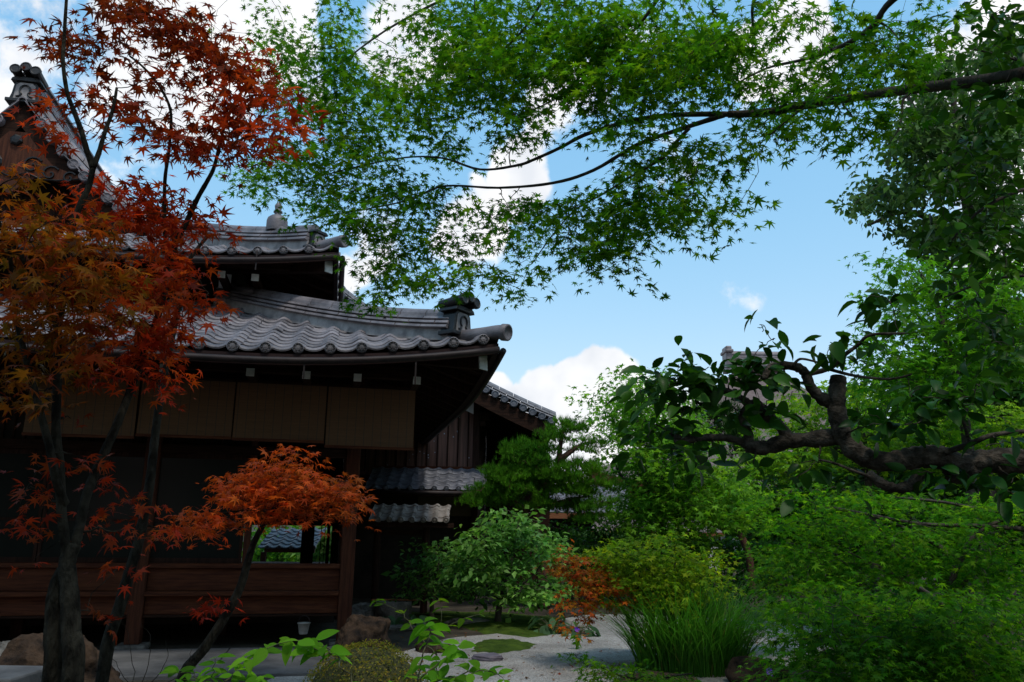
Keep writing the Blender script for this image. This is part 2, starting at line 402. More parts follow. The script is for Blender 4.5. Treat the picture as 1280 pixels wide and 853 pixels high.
def leaves(name, tmpl, pos, nrm, tip, size, colr, mat, parent=None):
    """one mesh of many leaves, each its own little surface in 3D"""
    tv, tf = tmpl; n = len(pos); k = len(tv)
    pos = np.asarray(pos, float); nrm = np.asarray(nrm, float); tip = np.asarray(tip, float)
    nrm /= np.linalg.norm(nrm, axis=1, keepdims=True) + 1e-9
    tip = tip - nrm*np.sum(tip*nrm, axis=1, keepdims=True); tip /= np.linalg.norm(tip, axis=1, keepdims=True) + 1e-9
    sid = np.cross(tip, nrm)
    s = np.asarray(size, float).reshape(-1, 1, 1)
    curl = rng.uniform(.2, 2.6, (n, 1, 1)); skew = rng.normal(0, .12, (n, 1, 1)); wide = rng.uniform(.82, 1.15, (n, 1, 1))
    X = tv[None, :, 0:1]*wide; Y = tv[None, :, 1:2]
    wv = pos[:, None, :] + s*(X*sid[:, None, :] + Y*tip[:, None, :] + (tv[None, :, 2:3]*curl + skew*X*np.abs(X))*nrm[:, None, :])
    wv = wv.reshape(-1, 3)
    fl = np.concatenate([np.array(f) for f in tf]); ls = np.array([len(f) for f in tf]); off = np.arange(n)*k
    loops = (fl[None, :] + off[:, None]).ravel()
    starts = np.concatenate([[0], np.cumsum(np.tile(ls, n))[:-1]])
    me = bpy.data.meshes.new(name)
    me.vertices.add(len(wv)); me.vertices.foreach_set('co', wv.astype(np.float32).ravel())
    me.loops.add(len(loops)); me.loops.foreach_set('vertex_index', loops.astype(np.int32))
    me.polygons.add(n*len(tf)); me.polygons.foreach_set('loop_start', starts.astype(np.int32))
    at = me.color_attributes.new('Col', 'FLOAT_COLOR', 'POINT')
    c4 = np.concatenate([np.repeat(np.asarray(colr, float), k, axis=0), np.ones((n*k, 1))], axis=1)
    at.data.foreach_set('color', c4.astype(np.float32).ravel())
    me.materials.append(mat); me.update(calc_edges=True); me.validate()
    o = bpy.data.objects.new(name, me); col.objects.link(o)
    if parent:
        o.parent = parent; o.matrix_parent_inverse = parent.matrix_basis.inverted()
    return o

def palette(n, cols, jit=.18):
    cols = np.array(cols, float); i = rng.integers(0, len(cols), n); j = rng.integers(0, len(cols), n); t = rng.random((n, 1))
    c = cols[i]*t + cols[j]*(1-t)
    return np.clip(c*(1 + rng.normal(0, jit, (n, 1))), .003, .9)

def spray(centers, radius, per, flat=.25, tilt=.45, droop=.25, tipdown=.25):
    """flattened leaf sprays round each centre: positions, normals, tip directions"""
    pos = []; nr = []; tp = []
    for c in centers:
        c = np.array(c); rr = radius*rng.uniform(.65, 1.25); m = max(3, int(per*rng.uniform(.7, 1.3)*(rr/radius)**1.5))
        a = rng.random(m)*2*math.pi; q = np.sqrt(rng.random(m))
        sx = rng.uniform(.7, 1.3); ax = rng.normal(0, .22, 2)
        x = np.cos(a)*q*rr*sx; y = np.sin(a)*q*rr/sx
        z = rng.normal(0, flat*rr*.5, m) - droop*rr*q*q + ax[0]*x + ax[1]*y
        pos.append(c + np.stack([x, y, z], 1))
        out = np.stack([np.cos(a), np.sin(a), np.zeros(m)], 1)
        nn = np.array([0, 0, 1.0]) + out*.25 + rng.normal(0, tilt, (m, 3)); nr.append(nn)
        tp.append(out + rng.normal(0, .6, (m, 3)) + np.array([0, 0, -tipdown]))
    return np.concatenate(pos), np.concatenate(nr), np.concatenate(tp)

def ball(centers, radius, per, squash=.8, tilt=.6):
    """leaf clumps: leaves on and in small ellipsoids, normals outwards and up"""
    pos = []; nr = []; tp = []
    for c in centers:
        c = np.array(c); rr = radius*rng.uniform(.65, 1.25); m = max(4, int(per*(rr/radius)**2*rng.uniform(.75, 1.25)))
        d = rng.normal(0, 1, (m, 3)); d /= np.linalg.norm(d, axis=1, keepdims=True)
        q = rng.random((m, 1))**.45
        pos.append(c + d*q*rr*np.array([1, 1, squash]))
        nr.append(d*.8 + np.array([0, 0, .7]) + rng.normal(0, tilt, (m, 3)))
        tp.append(d + rng.normal(0, .7, (m, 3)) + np.array([0, 0, -.3]))
    return np.concatenate(pos), np.concatenate(nr), np.concatenate(tp)

def blob_centers(blobs):
    """blobs in photo position, half-sizes and depth: (px,py,rx,ry,d,dd,n)"""
    out = []
    for (px, py, rx, ry, d, dd, n) in blobs:
        for _ in range(n):
            a = random.random()*2*math.pi; q = math.sqrt(random.random())
            out.append(P(px + rx*q*math.cos(a), py + ry*q*math.sin(a), d + random.uniform(-dd, dd)))
    return out

def smooth_path(pts, sub=5):
    pts = [Vector(p) for p in pts]; out = []
    for i in range(len(pts)-1):
        p0 = pts[max(i-1, 0)]; p1 = pts[i]; p2 = pts[i+1]; p3 = pts[min(i+2, len(pts)-1)]
        for k in range(sub):
            t = k/sub
            out.append(.5*((2*p1) + (p2-p0)*t + (2*p0-5*p1+4*p2-p3)*t*t + (3*p1-p0-3*p2+p3)*t**3))
    out.append(pts[-1]); return out

def limb(mb, pts, r0, r1, n=8, sub=5, wob=.0, nodes=None, power=1.0, knot=.06):
    q = smooth_path(pts, sub); m = len(q)
    rad = [max(.0012, (r0 + (r1-r0)*(i/(m-1))**power)*(1+random.uniform(-knot, knot))) for i in range(m)]
    if wob: q = [q[0]] + [p + Vector((random.gauss(0, wob), random.gauss(0, wob), random.gauss(0, wob))) for p in q[1:-1]] + [q[-1]]
    mb.tube(q, rad, n)
    if nodes is not None:
        for p, r in zip(q, rad): nodes.append((p.copy(), r))
    return q

def grow(mb, nodes, targets, rmin=.0025, shrink=.6, sag=.12, n=5):
    """twigs from the nearest limb point to each target, nearest targets first"""
    if not nodes: return
    base = nodes[0][0]
    for t in sorted(targets, key=lambda t: min((t-p).length for p, r in nodes[::3])):
        best = min(nodes, key=lambda pr: (pr[0]-t).length + (.0 if (pr[0]-base).length <= (t-base).length + .2 else .5))
        p, r = best; L = (t-p).length
        if L < .04: continue
        r0 = min(r*shrink, .004 + L*.012); m = 4
        mid = []
        for i in range(1, m):
            s = i/m; q = p.lerp(t, s) + Vector((random.gauss(0, .05), random.gauss(0, .05), random.gauss(0, .04)))*L + Vector((0, 0, sag*L*math.sin(math.pi*s)))
            mid.append(q)
        pts = [p] + mid + [t]; q = smooth_path(pts, 2); k = len(q)
        rad = [max(rmin, r0 + (rmin-r0)*i/(k-1)) for i in range(k)]
        mb.tube(q, rad, n, caps=False)
        for a, b in zip(q[1::2], rad[1::2]): nodes.append((a, b))

def attach(o, root):
    o.parent = root; o.matrix_parent_inverse = root.matrix_basis.inverted(); return o

# ================================================================== SETTING: ground
def ground_z(x, y):
    return 0.0
g = MB()
g.grid(lambda s, t: ((s-.5)*500, -60 + t*560, 0), 40, 40)
struct(g.build('ground', M_SOIL))

def sheet(name, outline, z, mat, rough=.0, sub=1):
    pts = []
    n = len(outline)
    ring = smooth_path([Vector((x, y, z)) for x, y in outline] + [Vector((*outline[0], z))], 6)[:-1]
    m = MB(); m.v = [tuple(p) for p in ring]; m.f = [tuple(range(len(ring)))]
    return m.build(name, mat)
def gp(px, py):
    d = ground_d(py); p = P(px, py, d); return (p.x, p.y)
# gravel court: follows the photo's pale area and runs on unseen behind the planting
struct(sheet('gravel_court', [gp(300, 870), gp(390, 836), gp(500, 818), gp(560, 800), gp(640, 790), gp(735, 768), (2.6, 12.6), (3.9, 12.0), (4.3, 10.6), (3.4, 9.2), (2.3, 7.6), (1.7, 5.6), (1.2, 4.2), (0, 3.4), (-1.2, 4.4)], .006, M_GRAVEL))

# ================================================================== MAIN HALL
HALL_RZ = R(12)
HO = P(428, 814, 9.2); HO.z = 0
HU = Vector((math.cos(HALL_RZ), math.sin(HALL_RZ), 0)); HV = Vector((-math.sin(HALL_RZ), math.cos(HALL_RZ), 0))
def hw(u, v, z=0): return HO + HU*u + HV*v + Vector((0, 0, z))
def u_at(px, v, z=1.2):
    lo, hi = -20, 12
    for _ in range(50):
        m = (lo+hi)/2
        if pix(hw(m, v, z))[0] < px: lo = m
        else: hi = m
    return lo
def z_at(py, u, v):
    lo, hi = -1, 15
    for _ in range(50):
        m = (lo+hi)/2
        if pix(hw(u, v, m))[1] > py: lo = m
        else: hi = m
    return lo

hall = empty('temple_hall', HO, HALL_RZ, 'large dark timber temple hall with two tiers of grey tiled roof and upturned corners', 'temple hall')

# --- tiled slope machinery (local coordinates) --------------------------------
S_PROF = [(0, .020), (.12, .006), (.25, .0), (.38, .003), (.5, .012), (.6, .030), (.7, .050), (.8, .056), (.9, .042)]
def tile_slope(mb, M, lo, hi, T, pitch=.30, row=.215, z0=.0, lift=.038, amp=1.0):
    """rows of curved pantiles: M(a,t) gives the bed; lo(t), hi(t) bound the slope"""
    if mb.c is None: mb.c = []
    amin, amax = lo(0), hi(0)
    amin = min(amin, lo(T)); amax = max(amax, hi(T))
    nc = int(round((amax-amin)/pitch)); nr = int(math.ceil(T/row))
    for r in range(nr):
        t0 = r*row; t1 = min(T, t0+row+.03)
        l0, h0 = lo(t0), hi(t0); l1, h1 = lo(t1), hi(t1)
        for c in range(nc):
            ca = amin + c*pitch; cb = ca + pitch
            if cb < min(l0, l1) or ca > max(h0, h1): continue
            k = len(mb.v); g = .82 + .36*random.random(); j = random.uniform(-.006, .006); ja = random.uniform(-.008, .008)
            pr = S_PROF + [(1.02, .021)]
            n = len(pr)
            for (ring, t, dz) in ((0, t0, .004), (1, t0-.004, lift*.55), (2, t0+.014, lift*.95), (3, t0+.035, lift), (4, t1, .002)):
                l, h = lo(t), hi(t)
                for (s, hh) in pr:
                    a = min(h, max(l, ca + ja + s*pitch)); p = M(a, t)
                    mb.v.append((p[0], p[1], p[2] + z0 + hh*amp + dz + j)); mb.c.append((g, g, g*1.01))
            for ring in range(4):
                for i in range(n-1):
                    A = k+ring*n+i; mb.f.append((A, A+1, A+n+1, A+n))
    return mb

def eave_discs(mb, M, lo, hi, out, pitch=.30, z=.045, r=.055):
    if mb.c is None: mb.c = []
    amin, amax = lo, hi
    nc = int(round((amax-amin)/pitch))
    for c in range(nc):
        a = amin + (c+.8)*pitch
        if a > hi-.03: continue
        p = Vector(M(a, -.015)) + Vector((0, 0, z))
        k = len(mb.v); g = .75 + .3*random.random()
        o = Vector(out)
        mb.lathe(p - o*.03, o, [(r, -.06), (r, .03), (r*.86, .036), (r*.8, .022), (r*.52, .022), (r*.46, .032), (.0, .036)], 14)
        for q in range(8):   # ring of small beads
            an = 2*math.pi*q/8; x = o.orthogonal().normalized(); y = o.cross(x)
            mb.lathe(p + (x*math.cos(an)+y*math.sin(an))*r*.66, o, [(r*.11, -.012), (r*.09, .004), (0, .006)], 5)
        mb.c += [(g, g, g)]*(len(mb.v)-k)

def sub_seg(path, a, b):
    n = len(path)-1; i0, i1 = a*n, b*n; pts = []
    def at(f):
        i = min(int(f), n-1); return path[i].lerp(path[i+1], f-i)
    pts.append(at(i0)); 
    for i in range(int(math.ceil(i0+1e-6)), int(math.floor(i1-1e-6))+1): pts.append(path[i])
    pts.append(at(i1)); return pts

def ridge(mb, path, courses=3, w=.30, ch=.06, base=.07, seg=.34):
    """stacked ridge: mortar base is separate; courses of flat tiles with a round tile on top"""
    if mb.c is None: mb.c = []
    L = sum((path[i+1]-path[i]).length for i in range(len(path)-1))
    for k in range(courses):
        z = base + k*ch; ww = w*(1 - .13*k); n = max(2, int(L/seg)); off = .5*(k % 2)/n
        for i in range(n+1):
            a = max(0, (i)/n - off); b = min(1, (i+1)/n - off) - .012/L*1.0
            if b - a < .01: continue
            q = sub_seg(path, a, b); j = random.uniform(-.004, .004); k0 = len(mb.v)
            mb.sweep(q, [(-ww/2+j, z+.006), (-ww/2-.02+j, z+.018), (-ww/2+j, z+ch-.004), (ww/2+j, z+ch-.004), (ww/2+.02+j, z+.018), (ww/2+j, z+.006)])
            g = .8 + .35*random.random(); mb.c += [(g, g, g)]*(len(mb.v)-k0)
    z = base + courses*ch; n = max(2, int(L/seg)); rr = w*.3
    for i in range(n):
        q = sub_seg(path, i/n, min(1, (i+1)/n) - .01/L)
        prof = [(rr*math.cos(a), z + rr*math.sin(a)*.95) for a in [math.pi*q_/8 for q_ in range(9)]]
        k0 = len(mb.v); mb.sweep(q, prof); g = .85 + .35*random.random(); mb.c += [(g, g, g)]*(len(mb.v)-k0)

def ridge_base(mb, path, w=.26, h=.085):
    mb.sweep(path, [(-w/2, -.06), (-w/2+.02, h), (w/2-.02, h), (w/2, -.06)])

def onigawara(name, parent, pos, dirv, size=.30, mat=M_TILE, horns=True):
    """ridge-end ornament: shouldered block with scroll, cap slab and three round tiles pointing outwards"""
    d = Vector((dirv[0], dirv[1], 0)).normalized(); s = Vector((d.y, -d.x, 0)); p0 = Vector(pos); S = size
    def fn(a, b, q): return p0 + s*a*S + Vector((0, 0, b*S)) + d*q*S
    m = MB()
    m.prism([(-.52, 0), (.52, 0), (.44, .28), (.40, .62), (.30, .78), (-.30, .78), (-.40, .62), (-.44, .28)], -.35, .16, fn)
    m.prism([(-.50, .74), (.50, .74), (.46, .84), (.36, .90), (-.36, .90), (-.46, .84)], -.45, .26, fn)
    m.prism([(-.6, -.06), (.6, -.06), (.6, .06), (-.6, .06)], -.38, .24, fn)
    if horns:
        for a, h in ((-.33, .98), (0, 1.1), (.33, .98)):
            A = fn(a, h, -.5); B = fn(a, h+.10, .42)
            m.tube([A, (A+B)/2, B], [S*.16]*3, 12); m.lathe(B, (B-A), [(S*.19, -.05*S), (S*.19, .05*S), (S*.15, .07*S), (S*.13, .04*S), (0, .04*S)], 14)
    o = m.build(name, mat, parent, bevel=.006)
    f = MB()
    f.prism([(-.36, .08), (.36, .08), (.31, .60), (.2, .7), (-.2, .7), (-.31, .60)], .15, .185, fn)
    pl = f.build('plaster_face', M_MORTAR, o)
    r = MB()   # omega shaped scroll
    pts = []
    for i in range(15):
        an = R(-50 + 280*i/14); pts.append(fn(math.cos(an)*.17, .40 + math.sin(an)*.19, .20))
    pts = [fn(.27, .14, .2), fn(.17, .17, .2)] + pts + [fn(-.17, .17, .2), fn(-.27, .14, .2)]
    r.tube(smooth_path(pts, 2), S*.035, 6)
    r.build('scroll', mat, o)
    return o

# --- lower roof --------------------------------------------------------------
HALL_W = 10.3           # right wall at u=0, left wall at u=-10.3
OV = 1.6
def prof_low(t): return 2.88 + .37*t + .005*t*t
def lift_low(a, t, amin, amax):
    e = 0
    for d in (a-amin, amax-a):
        s = max(0, 1 - max(d, 0)/2.6); e += .24*s*s
    return e*max(0, 1 - max(t, 0)/3.0)
TL = 3.15
OVR = 1.35
A0, A1 = -HALL_W-OVR, OVR
def M_front(a, t): return (a, -OV + t, prof_low(t) + lift_low(a, t, A0, A1))
def M_right(a, t): return (OVR - t, a, prof_low(t) + lift_low(a, t, -OV, 9.6))
lo_f = lambda t: A0 + max(t, 0); hi_f = lambda t: A1 - max(t, 0)
lower = MB(); tile_slope(lower, M_front, lo_f, hi_f, TL); 
eave_discs(lower, M_front, A0, A1-.05, (0, -1, 0))
lower_roof = lower.build('lower_roof', M_TILE, hall)
side = MB(); tile_slope(side, M_right, lambda t: -OV+max(t, 0), lambda t: 9.6-max(t, 0), TL)
eave_discs(side, M_right, -OV, 9.6, (1, 0, 0))
side.build('side_slope', M_TILE, lower_roof)

def hip_path(Mf, a_of_t, t0, t1, n=14, z=.05):
    return [Vector(Mf(a_of_t(t0+(t1-t0)*i/n), t0+(t1-t0)*i/n)) + Vector((0, 0, z)) for i in range(n+1)]
hp = hip_path(M_front, lambda t: A1 - t, .38, TL)
m = MB(); ridge(m, hp, 3, .34, .05, .06); hr = m.build('hip_ridge', M_TILE, lower_roof)
m = MB(); ridge_base(m, hp, .32, .10); m.build('mortar_bed', M_MORTAR, lower_roof)
onigawara('ridge_end_ornament', lower_roof, hp[0] + Vector((.02, -.02, .02)), (1, -1), .33)
# low corner course running out to the upturned tip
tp_ = [Vector(M_front(A1 - t, t)) + Vector((0, 0, .06 + .13*max(0, .3-t))) for t in (.42, .3, .2, .1, 0, -.07)]
m = MB(); m.c = []; k0 = 0; m.tube(smooth_path(tp_, 3), .075, 12); dd = (tp_[-1]-tp_[-2]).normalized()
m.lathe(tp_[-1], dd, [(.088, -.05), (.088, .012), (.07, .02), (.06, .008), (0, .008)], 16); m.c = [(.9, .9, .92)]*len(m.v)
m.build('corner_tile', M_TILE, lower_roof, smooth=True)
hp2 = hip_path(M_front, lambda t: A0 + t, .38, TL)
m = MB(); ridge(m, hp2, 3, .34, .05, .06); m.build('hip_ridge', M_TILE, lower_roof)

def eave_frame(parent, M, lo, hi, T, out, name_b='soffit_boards', raf_step=.42, zt=-.02):
    """fascia, gutter, soffit and rafters of one eave"""
    n = 40; path = [lo + (hi-lo)*i/n for i in range(n+1)]
    o = Vector(out)
    def edge(a, t, dz): return Vector(M(a, t)) + Vector((0, 0, dz))
    m = MB()
    m.grid(lambda s, t: edge(lo+(hi-lo)*s, [0, .0, .05, .05][min(3, int(round(t*3)))], [zt, zt-.11, zt-.11, zt][min(3, int(round(t*3)))]), n, 3)
    m.build('fascia', M_FASCIA, parent)
    m = MB(); q = [edge(a, -.05, -.075) for a in path]
    m.tube(q, .034, 8); m.build('gutter', M_COPPER, parent, smooth=True)
    m = MB()
    def bed(s, t):
        tt = t*T; a = lo + (hi-lo)*s
        l = lo + tt if CLIP_LO else lo; h = hi - tt if CLIP_HI else hi
        return edge(l + (h-l)*s, tt, -.05)
    m.grid(bed, n, 8); m.build(name_b, M_DARKWOODH, parent)
    m = MB(); a = lo + .2
    while a < hi-.1:
        tmax = T
        if CLIP_LO: tmax = min(tmax, a-lo)
        if CLIP_HI: tmax = min(tmax, hi-a)
        if tmax > .25: m.beam(edge(a, .06, -.105), edge(a, tmax, -.105), .06, .085)
        a += raf_step
    m.build('rafters', M_DARKWOOD, parent)
CLIP_LO = CLIP_HI = True
eave_frame(lower_roof, M_front, A0, A1, 1.9, (0, -1, 0))
eave_frame(lower_roof, M_right, -OV, 9.6, 1.9, (1, 0, 0))
# hip rafter under the corner with white painted tip
m = MB(); m.beam(Vector(M_front(A1-.14, .14)) + Vector((0, 0, -.2)), Vector(M_front(A1-1.75, 1.75)) + Vector((0, 0, -.24)), .13, .18)
hipr = m.build('hip_rafter', M_DARKWOOD, lower_roof, bevel=.008)
c = Vector(M_front(A1-.14, .14)) + Vector((0, 0, -.2)); dv = Vector((1, -1, .1)).normalized()
m = MB(); m.beam(c+dv*.004, c+dv*.018, .135, .185); m.build('white_tip', M_WHITE, lower_roof)

# eave purlin carried on cantilever beams whose ends are painted white
def cantilever(u, v0, v1, z, w=.10, h=.12, parent=hall):
    m = MB(); m.box(u-w/2, u+w/2, v0, v1, z-h/2, z+h/2); b = m.build('bracket_beam', M_DARKWOOD, parent, bevel=.005)
    m = MB(); m.box(u-w/2-.002, u+w/2+.002, v0-.012, v0-.002, z-h/2-.002, z+h/2+.002); m.build('white_end', M_WHITE, b)
for px in (100, 205, 313, 383, 447, 521):
    v = -1.12; zz = 2.76; u = u_at(px, v, zz); cantilever(u, v, .1, zz, .075, .075)
m = MB(); m.box(A0+.75, A1-.75, -.95, -.84, 2.80, 2.93); m.build('eave_purlin', M_DARKWOODH, hall, bevel=.006)
m = MB(); m.box(A1-.86, A1-.75, -.84, 8.8, 2.80, 2.93); m.build('eave_purlin', M_DARKWOOD, hall, bevel=.006)
# thin gutter straps
for px in (381, 519):
    u = u_at(px, -OV, 2.8); m = MB(); m.box(u-.008, u+.008, -OV-.06, -OV-.052, 2.63, 2.86); m.build('gutter_strap', M_COPPER, lower_roof)
m = MB(); u0 = u_at(440, -1.0, 2.7); m.box(u0-.08, u0+.06, -.80, -.78, z_at(471, u0, -.8), z_at(454, u0, -.8)); m.build('plaster_panel', M_PLASTER, hall)

# --- facade -----------------------------------------------------------------
post_u = [0.0, u_at(182, 0), u_at(-60, 0), -7.2, -HALL_W]
for i, u in enumerate(post_u):
    m = MB(); m.box(u-.075, u+.075, -.075, .075, .06, 3.12); p = m.build('post', M_REDWOODV, hall, bevel=.01)
    m = MB(); m.box(u-.15, u+.15, -.15, .15, 0, .06); m.build('post_stone', M_STONE, p, bevel=.02)
for v in (2.6, 5.2, 8.0):
    m = MB(); m.box(-.075, .075, v-.075, v+.075, .0, 3.2); m.build('post', M_REDWOODV, hall, bevel=.01)
for u in (u_at(310, .01),):
    m = MB(); m.box(u-.035, u+.035, -.04, .04, .85, 2.2); m.build('post', M_REDWOODV, hall, bevel=.006)
def rail(z0, z1, v0, v1, mat, name):
    # cut at the posts
    us = sorted(post_u)
    for a, b in zip(us[:-1], us[1:]):
        m = MB(); m.box(a+.077, b-.077, v0, v1, z0, z1); m.build(name, mat, hall, bevel=.006)
rail(.815, .865, -.06, .05, M_REDWOOD, 'sill_rail')
rail(.585, .812, -.018, .018, M_REDWOOD, 'wainscot_panel')
rail(.535, .582, -.10, .06, M_REDWOOD, 'floor_edge')
rail(.345, .532, -.02, .03, M_REDWOOD, 'lower_panel')
rail(.318, .343, -.05, .05, M_DARKWOODH, 'ground_beam')
rail(2.02, 2.12, -.05, .05, M_DARKWOODH, 'lintel')
rail(2.95, 3.12, -.08, .06, M_DARKWOODH, 'wall_plate')
# lattice transom between lintel and plate
m = MB()
m.box(-HALL_W+.08, -.08, .025, .04, 2.123, 2.948); m.build('transom_board', M_DARK, hall)
m = MB(); u = -HALL_W+.15
while u < -.1:
    m.box(u-.009, u+.009, -.012, .022, 2.125, 2.946); u += .105
for z in (2.38, 2.52, 2.66): m.box(-HALL_W+.1, -.1, -.022, -.013, z-.009, z+.009)
m.build('lattice', M_DARKWOOD, hall)
# glass screens on the left bays, open bay at right
ub = u_at(310, .01)
edges_u = [-HALL_W+.08] + [-HALL_W+.08 + (ub-.04+HALL_W-.08)*i/9 for i in range(1, 10)]
for a, b in zip(edges_u[:-1], edges_u[1:]):
    m = MB(); z0, z1 = .868, 2.018; w = .035
    m.box(a+.004, a+w, -.016, .016, z0, z1); m.box(b-w, b-.004, -.016, .016, z0, z1)
    m.box(a+w, b-w, -.015, .015, z0, z0+.05); m.box(a+w, b-w, -.015, .015, z1-.05, z1)
    m.box(a+w, b-w, -.012, .012, z0+.42, z0+.445)
    f = m.build('window', M_DARKWOOD, hall)
    m = MB(); m.box(a+w-.004, b-w+.004, -.003, .003, z0+.04, z1-.04); m.build('pane', M_GLASS, f)
# floor, ceiling, inside walls, right end wall partly open
m = MB(); m.box(-HALL_W, -.08, .06, 8.0, .45, .53); m.build('floor', M_DARKWOODH, hall)
m = MB(); m.box(-HALL_W, -.08, .06, 8.0, 2.98, 3.06); m.build('ceiling', M_DARKWOODH, hall)
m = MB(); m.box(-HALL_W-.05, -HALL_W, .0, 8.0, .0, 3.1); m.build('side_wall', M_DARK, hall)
vb = 5.0
wa, wb = u_at(300, vb), u_at(415, vb)
m = MB()
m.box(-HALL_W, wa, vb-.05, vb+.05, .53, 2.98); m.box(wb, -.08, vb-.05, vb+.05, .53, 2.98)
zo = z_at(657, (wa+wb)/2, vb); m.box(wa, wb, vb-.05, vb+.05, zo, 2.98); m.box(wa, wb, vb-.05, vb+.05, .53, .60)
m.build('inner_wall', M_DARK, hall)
for px, w in ((381.5, .10), (388, .09), (391.5, .05), (402, .012), (406.5, .01), (411, .05)):
    u = u_at(px, vb-.12); m = MB(); m.box(u-w/2, u+w/2, vb-.16, vb-.1, .60, zo); m.build('mullion', M_DARKWOOD, hall)
# right end: board wall from v=.1 to 2.5 below lintel
m = MB(); m.box(-.02, .02, 2.7, 7.9, .0, 3.0); m.build('end_wall', M_DARKWOOD, hall)
m = MB(); m.box(-.022, .022, .08, 2.5, .33, .85); m.build('end_panel', M_REDWOOD, hall)
# crawl space back
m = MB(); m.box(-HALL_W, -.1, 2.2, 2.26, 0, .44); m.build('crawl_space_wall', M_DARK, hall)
for u in (-1.4, -3.6, -5.8): 
    m = MB(); m.box(u-.06, u+.06, 1.1, 1.22, 0, .44); m.build('floor_stump', M_DARKWOOD, hall)

# --- upper tier ---------------------------------------------------------------
UO = .30   # right eave of the upper roof: u
UV = .30    # its front eave: v
UZ = 4.40
def prof_up(t): return UZ + .36*t + .01*t*t + .205*max(0, t-2.5)**2
B0, B1 = -9.92, -.32
def lift_up(a, t, amin, amax):
    e = 0
    for d in (a-amin, amax-a):
        s = max(0, 1 - max(d, 0)/2.4); e += .20*s*s
    return e*max(0, 1 - max(t, 0)/3.0)
UMID = (B0+B1)/2
def U_front(a, t): return (a, UV + t, prof_up(t) + lift_up(a, t, B0, B1))
def U_right(a, t): return (B1 - t, a, prof_up(t) + lift_up(a, t, UV, 9.0))
def U_left(a, t): return (B0 + t, a, prof_up(t) + lift_up(a, t, UV, 9.0))
TH = 2.6; TR = (B1-B0)/2
upper = MB(); tile_slope(upper, U_front, lambda t: B0+max(t, 0), lambda t: B1-max(t, 0), TH)
eave_discs(upper, U_front, B0, B1-.04, (0, -1, 0))
upper_roof = upper.build('upper_roof', M_TILE, hall)
GV = UV + TH - .05      # front of the gable verge
for MM, nm, dirx in ((U_right, 'side_slope', 1), (U_left, 'side_slope', -1)):
    m = MB(); tile_slope(m, MM, lambda t: UV + max(0, min(t, TH-.1)), lambda t: 9.0 - max(0, min(t, TH)), TR)
    eave_discs(m, MM, UV, 9.0, (dirx, 0, 0)); m.build(nm, M_TILE, upper_roof)
hpu = hip_path(U_front, lambda t: B1 - t, .30, TH)
m = MB(); ridge(m, hpu, 3, .32, .055, .07); m.build('hip_ridge', M_TILE, upper_roof)
m = MB(); ridge_base(m, hpu, .30, .09); m.build('mortar_bed', M_MORTAR, upper_roof)
onigawara('ridge_end_ornament', upper_roof, hpu[0] + Vector((.02, -.02, .0)), (1, -1), .25, horns=False)
tp_ = [Vector(U_front(B1 - t, t)) + Vector((0, 0, .06 + .16*max(0, .35-t))) for t in (.42, .3, .2, .1, 0, -.06)]
m = MB(); m.tube(smooth_path(tp_, 3), .07, 12); m.lathe(tp_[-1], (tp_[-1]-tp_[-2]).normalized(), [(.08, -.05), (.08, .012), (.065, .02), (.055, .008), (0, .008)], 16); m.c = [(.9, .9, .92)]*len(m.v)
m.build('corner_tile', M_TILE, upper_roof, smooth=True)
hpl = hip_path(U_front, lambda t: B0 + t, .30, TH)
m = MB(); ridge(m, hpl, 3, .32, .055, .07); m.build('hip_ridge', M_TILE, upper_roof)
# finial on the hip
tf = min([i*.02 for i in range(20, 110)], key=lambda t: abs(pix(hw(*U_front(B1-t, t)))[0]-343))
fp = Vector(U_front(B1-tf, tf)) + Vector((0, 0, .42))
m = MB(); m.lathe(fp, (0, 0, 1), [(.14, -.12), (.14, .02), (.125, .07), (.09, .10), (.05, .115), (.04, .14), (.06, .155), (.06, .17), (.04, .185), (.045, .22), (.05, .245), (.035, .28), (0, .31)], 14)
m.c = [(.8, .8, .82)]*len(m.v); m.build('finial', M_TILE, upper_roof, smooth=True)
eave_frame(upper_roof, U_front, B0, B1, 1.5, (0, -1, 0))
eave_frame(upper_roof, U_right, UV, 9.0, 1.5, (1, 0, 0))
m = MB(); c = Vector(U_front(B1-.12, .12)) + Vector((0, 0, -.2)); m.beam(c, Vector(U_front(B1-1.5, 1.5)) + Vector((0, 0, -.24)), .12, .16); m.build('hip_rafter', M_DARKWOOD, upper_roof)
m = MB(); m.beam(c+dv*.004, c+dv*.018, .12, .165); m.build('white_tip', M_WHITE, upper_roof)
# upper storey walls
uw0, uw1, vw = B0+1.35, B1-1.35, UV+1.35
m = MB(); m.box(uw0, uw1, vw, vw+.08, 3.2, 4.88); m.box(uw1-.08, uw1, vw+.08, 8.0, 3.2, 4.88); m.box(uw0, uw0+.08, vw+.08, 8, 3.2, 4.88)
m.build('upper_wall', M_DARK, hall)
for px, vv in ((162, .62), (277, .62), (319, .62), (268, 1.0)):
    if px == 268: continue
    zz = z_at({162: 334, 277: 341, 319: 342}[px], -2, vv); cantilever(u_at(px, vv, zz), vv, vw, zz, .085, .085)
m = MB(); m.box(u_at(275, 1.2, 4.5), u_at(290, 1.2, 4.5), 1.19, 1.21, z_at(362, -1.5, 1.2), z_at(345, -1.5, 1.2)); m.build('plaster_panel', M_PLASTER, hall)
m = MB(); m.box(B0+.6, B1-.6, .70, .80, UZ+.02, UZ+.13); m.build('eave_purlin', M_DARKWOODH, hall)
u = u_at(322, UV, 4.5); m = MB(); m.box(u-.008, u+.008, UV-.06, UV-.052, 4.25, 4.50); m.build('gutter_strap', M_COPPER, upper_roof)

